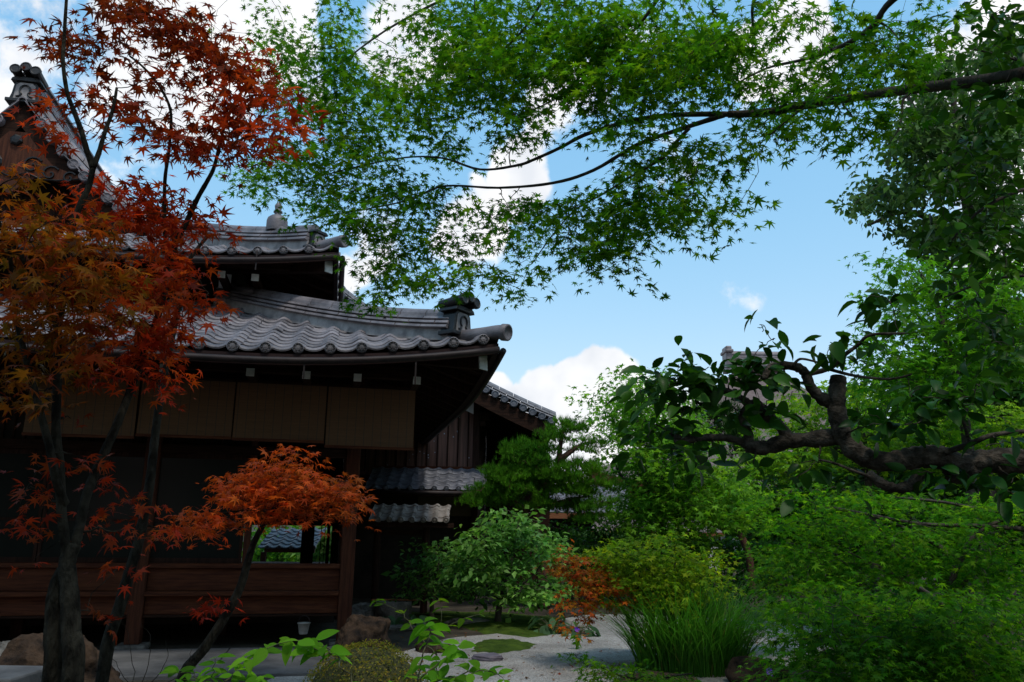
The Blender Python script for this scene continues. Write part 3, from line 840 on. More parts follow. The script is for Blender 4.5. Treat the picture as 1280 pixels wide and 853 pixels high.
# --- front gable of the upper tier ------------------------------------------
gw_v = GV + .38
gable_pts = lambda off, tstart=TH-.25: [(B1 - t, prof_up(t)+off) for t in np.linspace(tstart, TR, 12)] + [(B0 + t, prof_up(t)+off) for t in np.linspace(TR, tstart, 12)[1:]]
m = MB(); poly = gable_pts(-.12); m.prism([(a, z) for a, z in poly], gw_v, gw_v+.08, lambda a, b, q: (a, q, b))
gable = m.build('gable', M_DARKWOOD, hall)
m = MB()
for a in np.arange(B0+TH, B1-TH+.01, .16):
    zt = prof_up(min(B1-a, a-B0)) - .3
    m.box(a-.012, a+.012, gw_v-.03, gw_v-.003, prof_up(TH)-.1, max(zt, prof_up(TH)))
for z in np.arange(prof_up(TH)+.15, prof_up(TR)-.8, .17):
    hwid = max(.05, TR - [t for t in np.linspace(0, TR, 60) if prof_up(t) >= z+.25][0]); m.box(UMID-hwid, UMID+hwid, gw_v-.042, gw_v-.031, z-.01, z+.01)
m.build('gable_lattice', M_DARKWOOD, gable)
for s in (1, -1):       # bargeboards along the concave verge
    m = MB(); q = [(B1 - t if s > 0 else B0 + t, prof_up(t)) for t in np.linspace(TH-.5, TR, 14)]
    k = len(m.v)
    for (a, z) in q:
        m.v += [(a, GV+.06, z-.05), (a, GV+.06, z-.40), (a, GV+.13, z-.40), (a, GV+.13, z-.05)]
    for i in range(len(q)-1):
        for j in range(4): m.f.append((k+i*4+j, k+i*4+(j+1) % 4, k+(i+1)*4+(j+1) % 4, k+(i+1)*4+j))
    m.build('bargeboard', M_DARKWOODH, gable)
    # verge tiles: round tiles along the edge and a verge ridge with discs
    path = [Vector((B1 - t if s > 0 else B0 + t, GV+.12, prof_up(t)+.03)) for t in np.linspace(TH-.45, TR-.05, 16)]
    m = MB(); ridge(m, path, 1, .24, .05, .04, .3)
    L = 14
    for i in range(L):
        t = TH-.35 + (TR-.3-TH+.35)*i/(L-1); p = Vector((B1 - t if s > 0 else B0 + t, GV-.03, prof_up(t)+.03))
        k0 = len(m.v); m.lathe(p, (0, -1, 0), [(.085, -.18), (.085, .01), (.072, .018), (.064, .004), (.04, .004), (.036, .014), (0, .016)], 14); m.c += [(.95, .95, .98)]*(len(m.v)-k0)
    m.build('verge_tiles', M_TILE, gable)
    path2 = [Vector((B1 - t if s > 0 else B0 + t, GV+.42, prof_up(t)+.06)) for t in np.linspace(TH-.3, TR-.12, 16)]
    m = MB(); ridge(m, path2, 3, .3, .055, .05, .3); m.build('verge_ridge', M_TILE, gable)
rp_ = [Vector((UMID, v, prof_up(TR)+.05)) for v in np.linspace(GV+.1, 7.4, 10)]
m = MB(); ridge(m, rp_, 6, .38, .065, .05); m.build('main_ridge', M_TILE, upper_roof)
onigawara('gable_ornament', gable, (UMID, GV+.08, prof_up(TR)-.02), (0, -1), .42)
# carved pendant: scroll board with curls under the apex
m = MB(); zc = prof_up(TR)-.75
m.prism([(-1.0, -.42), (-.55, -.28), (-.3, -.02), (-.12, .22), (.12, .22), (.3, -.02), (.55, -.28), (1.0, -.42), (.7, -.52), (.35, -.46), (.15, -.62), (0, -.78), (-.15, -.62), (-.35, -.46), (-.7, -.52)], GV+.0, GV+.05, lambda a, b, q: (UMID+a, q, zc+b))
pend = m.build('gable_pendant', M_REDWOODV, gable)
m = MB(); m.c = None
for s in (-1, 1):
    for (cx, cz, r) in ((.26, -.30, .15), (.52, -.40, .13), (.78, -.44, .10)):
        pts = [(UMID+s*(cx + r*(1-i/16)*math.cos(.6+i*.52)), GV-.012, zc+cz + r*(1-i/16)*math.sin(.6+i*.52)) for i in range(15)]
        m.tube(pts, .016, 5)
    m.tube([(UMID+s*x_, GV-.008, zc+z_) for x_, z_ in ((0, -.5), (.2, -.42), (.4, -.5), (.62, -.5), (.95, -.44))], .014, 5)
m.lathe((UMID, GV-.0, zc+.08), (0, -1, 0), [(.09, -.01), (.09, .03), (.06, .05), (0, .055)], 6)
m.build('carved_scroll', M_TILE_DARK, pend)

# --- bamboo blinds hanging under the lower eave (separate things) -------------
bl = [(30, 168, 546, 'far left bamboo blind under the tiled eave, partly behind the red maple trunks'),
      (171, 289, 547, 'second bamboo blind from the left, just right of the slim leaning trunk'),
      (291, 405, 552, 'middle bamboo blind hanging lower than its left neighbour'),
      (407, 517, 561, 'rightmost and lowest hanging bamboo blind beside the roof corner')]
for (x0, x1, yb, lab) in bl:
    v = -.72; u0, u1 = u_at(x0, v, 2.2), u_at(x1, v, 2.2); zb = z_at(yb, (u0+u1)/2, v); zt = 2.72
    root = empty('bamboo_blind', hw((u0+u1)/2, v, zb), HALL_RZ, lab, 'blind', 'bamboo blinds under the eave')
    h = (u1-u0)/2; m = MB()
    m.grid(lambda s, t: (-h+2*h*s, .012*math.sin(3*t+s*2)*(1-t), .02+(zt-zb-.02)*t), 10, 10)
    k = len(m.v); m.grid(lambda s, t: (-h+2*h*s, .006+.012*math.sin(3*t+s*2)*(1-t), .02+(zt-zb-.02)*t), 10, 10)
    m.build('slat_mat', M_BLIND, root)
    m = MB(); m.box(-h-.005, h+.005, -.012, .018, -.005, .024); m.build('bottom_batten', M_REDWOOD, root)
    m = MB(); m.box(-h, h, -.014, .02, zt-zb, zt-zb+.03); m.build('top_batten', M_DARKWOODH, root)

# ================================================================== WING seen through the hall
def simple_tile_roof(parent, name, p0, p1, rise_dir, run, z0, z1, mat, pitch=.28, row=.2, lift=.03, amp=1.0):
    p0 = Vector(p0); p1 = Vector(p1); L = (p1-p0).length; e = (p1-p0).normalized(); rd = Vector(rise_dir).normalized()
    def M(a, t): q = p0 + e*a + rd*t; return (q.x, q.y, z0 + (z1-z0)*max(t, -.1)/run)
    m = MB(); tile_slope(m, M, lambda t: 0, lambda t: L, run, pitch, row, 0, lift, amp); eave_discs(m, M, 0, L, tuple(-rd), pitch, .04, .045)
    return m.build(name, mat, parent)

wing = empty('tiled_gallery', P(352, 735, 21), 0, 'low grey tiled gallery seen through the open bay of the hall', 'gallery')
wing.location.z = 0
a = P(322, 686, 20.2); b = P(381, 688, 20.6); 
r_ = simple_tile_roof(None, 'roof', (a.x, a.y, 0), (b.x+.25, b.y+.05, 0), (0, 1, 0), 1.2, a.z, P(352, 662, 21.4).z, M_TILE)
attach(r_, wing)
m = MB(); m.box(a.x, b.x+.2, 20.75, 20.85, a.z-.10, a.z+.02); attach(m.build('eave_beam', M_REDWOOD, None), wing)
for x in (P(328.5, 700, 20.8).x, P(384, 700, 20.8).x):
    m = MB(); m.box(x-.06, x+.06, 20.77, 20.89, 0, a.z-.1); attach(m.build('post', M_REDWOODV, None), wing)

# ================================================================== REAR HALL with plank gable
def xw(px, py, d): return P(px, py, d)
RH = empty('plank_gable_house', (P(500, 700, 15).x, 15, 0), 0, 'dark timber house behind the hall with vertical plank gable, white plaster corner and tiled verge', 'house')
xc = P(593, 540, 15).x; zb = P(560, 588, 15).z
apx, apz = P(412, 372, 15).x, P(412, 366, 15).z
e_x, e_z = P(694, 533, 14.5).x, P(690, 533, 14.5).z
def bprof(x):
    s = (x-apx)/(e_x-apx); return apz + (e_z-apz)*(1.34*s - .34*s*s)
xl = P(424, 640, 15).x
wall_pts = [(xl, zb-.1), (xc, zb-.1), (xc, bprof(xc)-.15)] + [(x, bprof(x)-.15) for x in np.linspace(xc, xl, 8)[1:]]
m = MB(); m.prism(wall_pts, 15, 15.1, lambda a, b_, q: (a, q, b_)); gw = attach(m.build('plank_wall', M_PLANK, None), RH)
m = MB()
x = xl+.05
while x < xc-.05:
    m.box(x-.012, x+.012, 14.965, 14.998, zb-.05, bprof(min(max(x, apx), xc))-.3 if x > apx else bprof(2*apx-x)-.3); x += .19
o = m.build('batten', M_DARKWOOD, None); attach(o, RH)
# white plaster corner under the verge, dark corner post, bracket
pA, pB, pC, pD = [P(*q, 14.95) for q in ((573, 500), (595, 494), (594, 518), (574, 504))]
m = MB(); zq = [P(571, 498, 14.9).z, P(594, 494, 14.9).z, P(594, 518, 14.9).z, P(571, 507, 14.9).z]
x1_, x2_ = P(571, 505, 14.95).x, P(593, 505, 14.95).x
m.prism([(x1_, zq[3]), (x2_, zq[2]), (x2_, bprof(x2_)-.16), (x1_, bprof(x1_)-.16)], 14.93, 14.96, lambda a, b_, q: (a, q, b_)); attach(m.build('plaster_corner', M_PLASTER, None), RH)
m = MB(); m.box(xc-.02, xc+.10, 14.88, 15.0, 0, bprof(xc)-.2); attach(m.build('corner_post', M_DARKWOOD, None, bevel=.01), RH)
m = MB(); m.box(xc+.1, xc+.30, 14.86, 14.98, bprof(xc)-.55, bprof(xc)-.40); m.box(xc+.1, xc+.22, 14.87, 14.97, bprof(xc)-.66, bprof(xc)-.551); attach(m.build('bracket', M_DARKWOOD, None, bevel=.02), RH)
# verge roof
vr = MB(); vr.c = []
def M_B(a, t): return (e_x - t, 14.2 + a, bprof(e_x - t) + .02)
tile_slope(vr, M_B, lambda t: 0, lambda t: 7, e_x-apx, .30, .22)
def M_B2(a, t): return (2*apx - e_x + t, 14.2 + a, bprof(e_x - t) + .02)
tile_slope(vr, M_B2, lambda t: 0, lambda t: 7, e_x-apx, .30, .22)
br = attach(vr.build('roof', M_TILE_DARK, None), RH)
m = MB(); m.c = []
for i in range(26):
    x = apx + (e_x-apx)*(i+.5)/26; k0 = len(m.v)
    m.lathe((x, 14.17, bprof(x)+.035), (0, -1, 0), [(.07, -.2), (.07, .01), (.055, .02), (.045, .006), (0, .01)], 12); m.c += [(.9, .9, .93)]*(len(m.v)-k0)
path = [Vector((x, 14.33, bprof(x)+.04)) for x in np.linspace(e_x, apx, 24)]
ridge(m, path, 2, .24, .05, .03, .3)
attach(m.build('verge_tiles', M_TILE_DARK, None), RH)
m = MB()
for s0, s1 in ((0, 1),):
    xs = np.linspace(apx, e_x, 24); k = 0
    for x in xs: m.v += [(x, 14.22, bprof(x)-.02), (x, 14.22, bprof(x)-.30), (x, 14.29, bprof(x)-.30), (x, 14.29, bprof(x)-.02)]
    for i in range(23):
        for j in range(4): m.f.append((i*4+j, i*4+(j+1) % 4, (i+1)*4+(j+1) % 4, (i+1)*4+j))
attach(m.build('bargeboard', M_DARKWOODH, None), RH)
m = MB(); m.grid(lambda s, t: (xc-.1+(e_x-xc+.1)*s, 14.3+6*t, bprof(xc-.1+(e_x-xc+.1)*s)-.06), 8, 4)
for i in range(22): y = 14.4+.3*i; m.beam((xc-.05, y, bprof(xc-.05)-.12), (e_x-.08, y, bprof(e_x-.08)-.10), .06, .08)
attach(m.build('eave_soffit', M_DARKWOOD, None), RH)
m = MB(); m.box(xc, xc+.08, 15.1, 21, 0, bprof(xc)-.2); attach(m.build('side_wall', M_DARKWOOD, None), RH)
m = MB(); m.prism([(xc+.1, 0), (e_x+.15, 0), (e_x+.15, e_z-.06), (xc+.1, bprof(xc+.1)-.08)], 19.5, 19.6, lambda a, b_, q: (a, q, b_)); attach(m.build('rear_wing_wall', M_DARKWOOD, None), RH)
# ridge cap
rpb = [Vector((apx, y, apz+.06)) for y in np.linspace(14.3, 21, 8)]
m = MB(); ridge(m, rpb, 4, .34, .06, .05); attach(m.build('ridge', M_TILE, None), RH)
# pent roof below planks
pa, pb_ = P(455, 613, 14.1), P(606, 614, 14.1)
pr = simple_tile_roof(None, 'pent_roof', (pa.x, 14.1, 0), (pb_.x+.1, 14.1, 0), (0, 1, 0), .86, pa.z+.02, P(530, 586, 14.95).z, M_TILE_DARK, .21, .15, .026, .55)
attach(pr, RH)
m = MB(); m.box(pa.x, pb_.x+.12, 14.93, 15.0, P(530, 588, 14.95).z-.02, P(530, 585, 14.95).z+.03); attach(m.build('flashing_board', M_REDWOOD, None), RH)
m = MB(); m.box(pa.x, pb_.x+.1, 14.12, 14.2, pa.z-.09, pa.z-.005); attach(m.build('pent_fascia', M_FASCIA, None), RH)
m = MB(); m.tube([(pa.x, 14.06, pa.z-.03), (pb_.x+.1, 14.06, pa.z-.03)], .04, 8); attach(m.build('gutter', M_COPPER, None, True), RH)
m = MB(); m.box(xl, xc, 15.0, 15.1, 0, zb-.1); m.box(xl, xl+.1, 15.1, 21, 0, apz-.3); attach(m.build('lower_wall', M_DARK, None), RH)
m = MB(); xa = P(520, 690, 14.97).x; xb = P(590, 690, 14.97).x
m.box(xa, xb, 14.96, 14.99, P(540, 645, 15).z, P(540, 618, 15).z); attach(m.build('clay_panel', surf('clay_wall', (.08, .06, .035), (.12, .09, .05), 3), None), RH)

# small roofed screen fence in front of it
SF = empty('roofed_screen_fence', (P(515, 720, 12.5).x, 12.5, 0), 0, 'low roofed screen with weathered lichen grey tiles between the hall and plank house', 'screen fence')
sa, sb = P(461, 652, 12.3), P(567, 655, 12.3)
sr = simple_tile_roof(None, 'roof', (sa.x, 12.3, 0), (sb.x, 12.3, 0), (0, 1, 0), .42, sb.z+.02, P(510, 634, 12.72).z, M_TILE_OLD, .17, .10, .02, .5); attach(sr, SF)
m = MB(); m.box(sa.x, sb.x, 12.34, 12.40, sb.z-.06, sb.z+.01); attach(m.build('fascia', M_DARKWOODH, None), SF)
for px in (471, 532):
    x = P(px, 690, 12.5).x; m = MB(); m.tube([(x, 12.5, 0), (x, 12.5, sb.z)], .055, 10); attach(m.build('post', M_DARKWOOD, None), SF)
m = MB(); x0, x1 = P(471, 690, 12.5).x+.06, P(532, 690, 12.5).x-.06
m.box(x0, x1, 12.47, 12.53, sb.z-.18, sb.z-.10); attach(m.build('cross_rail', M_DARKWOODH, None), SF)
m = MB(); m.box(x0, x1, 12.47, 12.53, .12, .2); attach(m.build('cross_rail', M_DARKWOODH, None), SF)

# ================================================================== BARK ROOFED TEMPLE BEHIND THE TREES
BT = empty('bark_roofed_temple', (P(950, 690, 30).x, 30, 0), 0, 'big brown bark roofed temple building half hidden behind the green trees', 'temple')
D0 = 27.0
ax = P(965, 470, 31).x; az = P(965, 452, 31).z
ex, ez = P(738, 598, D0).x, P(738, 606, D0).z
def cprof(s): return ez + (az-ez)*(.55*s + .45*s*s)       # s from eave to ridge
hwid = ax-ex; dep = 6.0
m = MB()
def face(s, t, k):
    # k: which of four hipped faces; s along, t up
    r = 1-t; z = cprof(t) + .5*max(0, abs(2*s-1)-.55)**2/.2*r*r
    rx = .12*hwid
    wx = rx + (hwid-rx)*r; wy = dep*r
    return {0: (ax - wx + 2*wx*s, D0+dep-wy, z), 1: (ax + wx, D0+dep-wy+2*wy*s, z), 2: (ax + wx - 2*wx*s, D0+dep+wy, z), 3: (ax - wx, D0+dep+wy-2*wy*s, z)}[k]
for k in range(4): m.grid(lambda s, t: face(s, t, k), 24, 14)
attach(m.build('roof', M_BARKROOF, None, smooth=True), BT)
m = MB()
for k in range(4):
    m.grid(lambda s, t: (Vector(face(s, 0, k)) + Vector((0, 0, -.55*t)) + (Vector((ax, D0+dep, 0))-Vector(face(s, 0, k))).normalized()*.5*t), 24, 3)
attach(m.build('eave_edge', M_BARKEDGE, None), BT)
m = MB()
for k in range(4):
    m.grid(lambda s, t: (Vector(face(s, 0, k)) + Vector((0, 0, -.55-.1*t)) + (Vector((ax, D0+dep, 0))-Vector(face(s, 0, k))).normalized()*(.5+2.6*t)), 24, 3)
attach(m.build('soffit', M_DARKWOOD, None), BT)
rb = [Vector((x, D0+dep, az+.02)) for x in np.linspace(ax-.14*hwid, ax+.14*hwid, 6)]
m = MB(); ridge(m, rb, 5, .6, .13, .0, .8); attach(m.build('ridge', M_TILE, None), BT)
m = MB(); m.box(ax-.14*hwid-.25, ax-.14*hwid, D0+dep-.35, D0+dep+.35, az-.1, az+1.0); m.box(ax-.14*hwid-.3, ax-.14*hwid+.05, D0+dep-.45, D0+dep+.45, az+.7, az+.85); m.c = [(1, 1, 1)]*len(m.v); attach(m.build('ridge_end_ornament', M_TILE, None, bevel=.05), BT)
m = MB(); m.box(ax-hwid*.66, ax+hwid*.66, D0+2.2, D0+2*dep-2.2, 0, ez+.2); attach(m.build('wall', M_PLASTER, None), BT)
for px in range(770, 1100, 28):
    x = P(px, 650, D0+2.1).x; m = MB(); m.box(x-.11, x+.11, D0+2.05, D0+2.2, 0, ez); attach(m.build('post', M_DARKWOOD, None), BT)
m = MB(); m.box(ax-hwid*.66, ax+hwid*.66, D0+2.08, D0+2.18, 1.9, 2.1); m.box(ax-hwid*.66, ax+hwid*.66, D0+2.08, D0+2.18, .0, .5); attach(m.build('tie_beam', M_DARKWOODH, None), BT)

# tiled wing left of the temple and a small brown roof below it
TW = empty('grey_tiled_side_building', (P(735, 690, 24).x, 24, 0), 0, 'low grey tiled building with pale roof left of the bark roofed temple', 'building')
a = P(690, 640, 23.4); b = P(800, 620, 24.4)
t1_ = simple_tile_roof(None, 'roof', (P(672, 650, 22.5).x, 22.5, 0), (P(800, 650, 22.5).x, 22.5, 0), (0, 1, 0), 2.0, P(700, 641, 22.5).z, P(760, 608, 24.5).z, M_TILE, .3, .24); attach(t1_, TW)
m = MB(); m.box(P(680, 650, 23).x, P(805, 650, 23).x, 23.2, 23.4, 0, P(700, 641, 22.5).z-.1); attach(m.build('wall', M_DARK, None), TW)
m = MB(); m.box(P(672, 650, 22.5).x, P(800, 650, 22.5).x, 22.5, 22.6, P(700, 641, 22.5).z-.16, P(700, 641, 22.5).z-.01); attach(m.build('fascia', M_BARKEDGE, None), TW)
PB = empty('brown_shingled_porch', (P(765, 690, 20).x, 20, 0), 0, 'small brown shingled porch roof low down behind the orange maple', 'porch')
x0, x1 = P(738, 660, 19.5).x, P(905, 660, 19.5).x
z0, z1 = P(760, 664, 19.5).z, P(760, 646, 20.6).z
m = MB(); m.grid(lambda s, t: (x0+.25*t+(x1-x0-.5*t)*s, 19.5+1.1*t, z0+(z1-z0)*(.8*t+.2*t*t)), 12, 6); attach(m.build('roof', M_BARKROOF, None), PB)
m = MB(); m.box(x0, x1, 19.5, 19.56, z0-.09, z0-.004); attach(m.build('fascia', M_BARKEDGE, None), PB)
m = MB(); m.box(x0+.2, x1-.1, 20.3, 20.4, 0, z0+.1); attach(m.build('wall', M_DARK, None), PB)
for px in (750, 800, 850, 898):
    x = P(px, 680, 19.8).x; m = MB(); m.box(x-.05, x+.05, 19.75, 19.85, 0, z0-.02); attach(m.build('post', M_DARKWOOD, None), PB)
for px0, px1 in ((884, 897),):
    m = MB(); m.box(P(px0, 680, 19.7).x, P(px1, 680, 19.7).x, 19.6, 19.68, .3, z0-.1); attach(m.build('plaster_panel', M_PLASTER, None), PB)

# ================================================================== PLANTS
def PX(seq, d0, d1=None, extra=0):
    """photo positions -> points with depth running from d0 to d1"""
    n = len(seq); d1 = d0 if d1 is None else d1
    return [P(x, y, d0 + (d1-d0)*i/max(1, n-1)) for i, (x, y) in enumerate(seq)]

def plant(name, label, cat, base, group=None):
    return empty(name, (base[0], base[1], base[2] if len(base) > 2 else 0), 0, label, cat, group)

class Tree:
    def __init__(s, name, label, cat, base, bark, group=None):
        s.root = plant(name, label, cat, base, group); s.mb = MB(); s.nodes = []; s.bark = bark; s.base = Vector((base[0], base[1], 0))
    def limb(s, pts, r0, r1, **k):
        limb(s.mb, pts, r0, r1, nodes=s.nodes, **k); return s
    def twigs(s, centers, **k): grow(s.mb, s.nodes, centers, **k); return s
    def trunk(s, name='trunk'): attach(s.mb.build(name, s.bark, None, smooth=True), s.root)
    def crown(s, name, tmpl, pnt, size, cols, mat, jit=.28, sj=.3, colfn=None):
        pos, nr, tp = pnt; n = len(pos)
        c = colfn(pos) if colfn else palette(n, cols, jit)
        w = .22*np.sin(pos[:, :1]*3.1+pos[:, 1:2]*2.3+1)*np.sin(pos[:, 2:3]*4.3+pos[:, :1]*1.7) + .15*np.sin(pos[:, 1:2]*7+pos[:, 2:3]*5); c = c*(1 + np.concatenate([w*1.5, w, w*.6], 1))
        c = np.clip(c, .003, .9)
        return leaves(name, tmpl, pos, nr, tp, size*(1+rng.normal(0, sj, n)).clip(.5, 1.6), c, mat, s.root)

GREEN = [(.025, .12, .006), (.07, .21, .010), (.04, .155, .008), (.11, .24, .012)]
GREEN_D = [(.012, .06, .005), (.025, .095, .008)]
GREEN_Y = [(.085, .20, .008), (.14, .25, .01), (.055, .16, .008)]
GREEN_G = [(.05, .115, .035), (.085, .16, .055), (.035, .085, .022)]

# ---- green maple whose branch spans the top of the picture --------------------
dcan = lambda px: 3.1 + (1280-px)/900*2.3
tr = Vector((3.9, 2.4, 0))
can = Tree('green_maple', 'tall green maple whose long dark branch and starry leaves span the sky', 'tree', tr, M_BARKD)
a = P(1280, 92, dcan(1280))
can.limb([tr, tr+Vector((-.1, .05, 1.4)), tr+Vector((-.35, .15, 2.5)), Vector((2.9, 2.75, 2.98)), a], .12, .034)
def L(seq): return [P(x, y, dcan(x)) for x, y in seq]
can.limb(L([(1280, 92), (1225, 101), (1160, 109), (1085, 119), (1010, 131), (955, 141), (911, 143)]), .031, .021)
can.limb(L([(911, 143), (870, 143), (829, 145), (790, 151), (760, 159), (728, 170), (700, 185), (669, 199), (646, 207), (600, 212), (554, 198), (508, 197), (449, 208), (385, 224), (330, 235)]), .017, .003)
can.limb(L([(905, 144), (880, 152), (856, 160), (797, 181), (742, 213), (691, 229), (623, 235), (554, 233), (508, 251), (440, 265), (380, 275)]), .016, .003)
can.limb(L([(862, 160), (845, 178), (829, 197), (787, 222), (755, 242), (720, 262), (690, 295), (665, 330)]), .011, .003)
can.limb(L([(1010, 131), (985, 150), (950, 180), (905, 215)])[:3], .007, .003)
top0 = P(1180, -70, 3.2)
can.limb([tr+Vector((-.35, .15, 2.5)), Vector((3.1, 2.7, 3.6)), P(1200, -60, 3.0)], .06, .02)
can.limb([P(1200, -60, 3.0), P(1116, 0, 3.3), P(1091, 32, 3.4), P(1056, 56, 3.5), P(1007, 74, 3.7), P(960, 85, 3.9), P(920, 105, 4.0)], .018, .004)
can.limb([P(1200, -60, 3.0), P(1000, -80, 3.5), P(860, -60, 3.9), P(700, -40, 4.3), P(620, -20, 4.5), P(554, 0, 4.8), P(481, 39, 5.1), P(417, 85, 5.3), P(370, 110, 5.4)], .02, .003)
can.limb([P(860, -60, 3.9), P(800, 30, 4.2), P(742, 80, 4.4), P(700, 120, 4.5), P(660, 140, 4.6)], .012, .003)
can.limb([P(1000, -80, 3.5), P(945, -5, 3.7), P(940, 40, 3.8), P(922, 75, 3.9), P(925, 120, 4.0)], .011, .003)
can.limb([P(700, -40, 4.3), P(660, 30, 4.5), P(610, 80, 4.7), P(560, 120, 4.9), P(520, 160, 5.0)], .010, .002)
blobs = [(345,40,22,32),(375,90,35,40),(420,50,40,38),(400,130,45,35),(440,165,32,32),(350,200,45,28),(310,228,30,18),(390,215,45,28),(395,262,34,16),(430,245,45,28),
 (455,290,42,22),(480,330,42,22),(465,368,36,12),(515,342,36,20),(555,350,34,14),(606,350,20,8),(648,366,9,4),(590,330,24,12),(640,338,22,14),
 (575,45,40,32),(620,40,48,38),(560,110,48,38),(510,135,28,28),(530,168,28,18),(480,205,40,20),(612,100,48,38),(680,60,48,48),(662,128,36,32),(740,40,48,38),(780,92,38,32),
 (735,108,36,28),(800,30,40,28),(850,60,42,38),(900,40,38,28),(870,110,42,22),(825,122,36,22),(640,172,34,14),
 (520,238,58,18),(500,270,42,22),(555,262,28,16),(610,252,38,14),(652,266,34,14),(695,266,42,20),(705,300,30,16),(668,300,16,10),(722,246,36,16),(762,268,42,22),
 (752,320,44,20),(795,288,38,22),(740,344,20,9),(792,338,11,10),(832,258,42,18),(870,262,36,17),(905,252,26,8),(850,215,38,18),(800,205,36,20),(872,188,40,16),
 (940,110,42,22),(925,60,28,28),(962,152,38,16),(1000,142,36,16),(958,180,24,10),(1000,102,32,12),(1045,62,34,22),(1050,112,36,20),(1100,50,38,28),(1112,88,30,16),
 (1060,150,26,12),(1072,170,20,12),(1096,188,14,12),(1085,142,20,10),(1142,58,26,16),(1160,30,22,10),(1035,20,36,10),(950,10,30,10),(560,186,30,12),(430,180,60,30),(500,100,40,40),(450,110,50,40),(545,20,40,20),(640,290,36,14),(560,300,40,18),(520,310,40,20),(760,150,40,16),(800,170,36,12),(800,240,50,18),(840,285,30,10),(640,75,60,30),(760,60,60,30),(700,30,60,20),(830,75,50,25),(590,70,40,30),(880,60,50,20),(700,100,50,20),(700,0,60,12),(850,0,60,12),(600,-10,60,14),(430,0,30,14)]
cents = []
for (x, y, rx, ry) in blobs:
    n = max(1, int(rx*ry/330*3.1))
    cents += blob_centers([(x, y, rx*.85, ry*.8, dcan(x), .55, n)])
cents += [Vector((random.uniform(-4.5, 4.5), random.uniform(-3, 3.0), random.uniform(3.6, 5.2))) for _ in range(150)] + [Vector((random.uniform(-3, 4), random.uniform(3, 7), random.uniform(5.2, 6.4))) for _ in range(90)]  # overhead sprays, mostly out of view, added to shade the foreground
can.twigs(cents, shrink=.5, rmin=.0016)
upc = [Vector((random.uniform(-5, 4.5), random.uniform(-3.5, 2.9), random.uniform(4.0, 5.6))) for _ in range(330)]  # unseen crown over the camera, added to darken the stems and ground below
can.twigs(upc[:120], shrink=.4)
can.trunk('branches')
can.crown('foliage', T_MAPLE, spray(cents, .20, 42, flat=.22, tilt=.45, droop=.35), .038, GREEN, M_LEAF)

can.crown('upper_foliage', T_MAPLE_FAR, spray(upc, .45, 60, flat=.3), .055, GREEN, M_LEAF)

# ---- red maple in the left foreground ---------------------------------------
b0 = P(74, 880, 2.7)
red = Tree('red_maple', 'red and orange leaved maple with several slim dark stems in the left foreground', 'tree', (b0.x, b0.y), M_BARK)
root0 = Vector((b0.x, b0.y, 0))
red.limb([root0+Vector((-.02, 0, 0)), P(64, 860, 2.7), P(66, 790, 2.7), P(70, 740, 2.71), P(80, 711, 2.72)], .034, .023)
red.limb([root0+Vector((.06, -.02, 0)), P(90, 860, 2.66), P(89, 790, 2.67), P(87, 740, 2.69), P(84, 705, 2.71), P(92, 680, 2.72)], .036, .024)
red.limb([P(81, 711, 2.72), P(83, 690, 2.71), P(77, 640, 2.68), P(75, 588, 2.66), P(70, 540, 2.64), P(72, 470, 2.62), P(72, 411, 2.6), P(66, 394, 2.6)], .017, .013)
red.limb([P(68, 397, 2.6), P(57, 370, 2.58), P(46, 350, 2.56), P(30, 325, 2.53), P(14, 302, 2.5), P(-4, 275, 2.46), P(-30, 220, 2.4)], .013, .007)
red.limb([P(72, 405, 2.6), P(77, 386, 2.6), P(81, 345, 2.61), P(86, 300, 2.62), P(98, 262, 2.63), P(110, 236, 2.64), P(116, 211, 2.65)], .013, .010)
red.limb([P(116, 211, 2.65), P(109, 190, 2.65), P(102, 165, 2.64), P(92, 138, 2.64), P(84, 116, 2.63), P(79, 80, 2.62), P(80, 50, 2.62), P(83, 0, 2.6), P(86, -50, 2.58)], .011, .005)
red.limb([P(116, 211, 2.65), P(124, 190, 2.66), P(130, 169, 2.67), P(141, 137, 2.69), P(146, 110, 2.7)], .010, .005)
red.limb([P(81, 630, 2.68), P(70, 600, 2.62), P(62, 560, 2.6), P(46, 499, 2.58), P(32, 446, 2.56), P(22, 404, 2.55), P(17, 358, 2.54), P(10, 300, 2.5)], .015, .006)
red.limb([P(92, 690, 2.72), P(98, 665, 2.73), P(108, 620, 2.76), P(122, 585, 2.8), P(140, 545, 2.84), P(155, 509, 2.87), P(168, 475, 2.9), P(176, 453, 2.92), P(197, 397, 2.96), P(206, 362, 2.98), P(211, 333, 3.0)], .017, .012)
red.limb([P(211, 333, 3.0), P(209, 318, 3.0), P(206, 290, 3.0), P(206, 228, 3.0), P(211, 190, 3.0), P(214, 150, 3.0), P(210, 128, 3.0), P(197, 105, 3.0), P(180, 85, 3.0), P(162, 70, 3.0)], .009, .004)
red.limb([P(211, 333, 3.0), P(219, 305, 3.02), P(232, 280, 3.04), P(247, 248, 3.07), P(260, 225, 3.09), P(268, 208, 3.1), P(276, 175, 3.12), P(284, 148, 3.14), P(299, 120, 3.16), P(320, 95, 3.2)], .013, .004)
top = [(185,12,60,22),(240,42,42,24),(270,60,30,20),(150,15,40,18),(72,50,32,13),(130,55,42,18),(100,82,24,8),(300,80,42,30),(335,120,34,36),(345,165,26,20),(258,75,36,18),(290,130,36,30),
 (205,92,34,18),(150,128,40,18),(185,140,30,16),(88,122,32,14),(62,145,20,16),(270,168,48,28),(235,176,36,20),(320,182,30,14),(110,165,25,12), (220,30,40,22)]
redb = [(150,240,52,20),(205,255,52,24),(235,275,38,20),(110,262,30,18),(255,290,16,14),(180,285,40,15)]
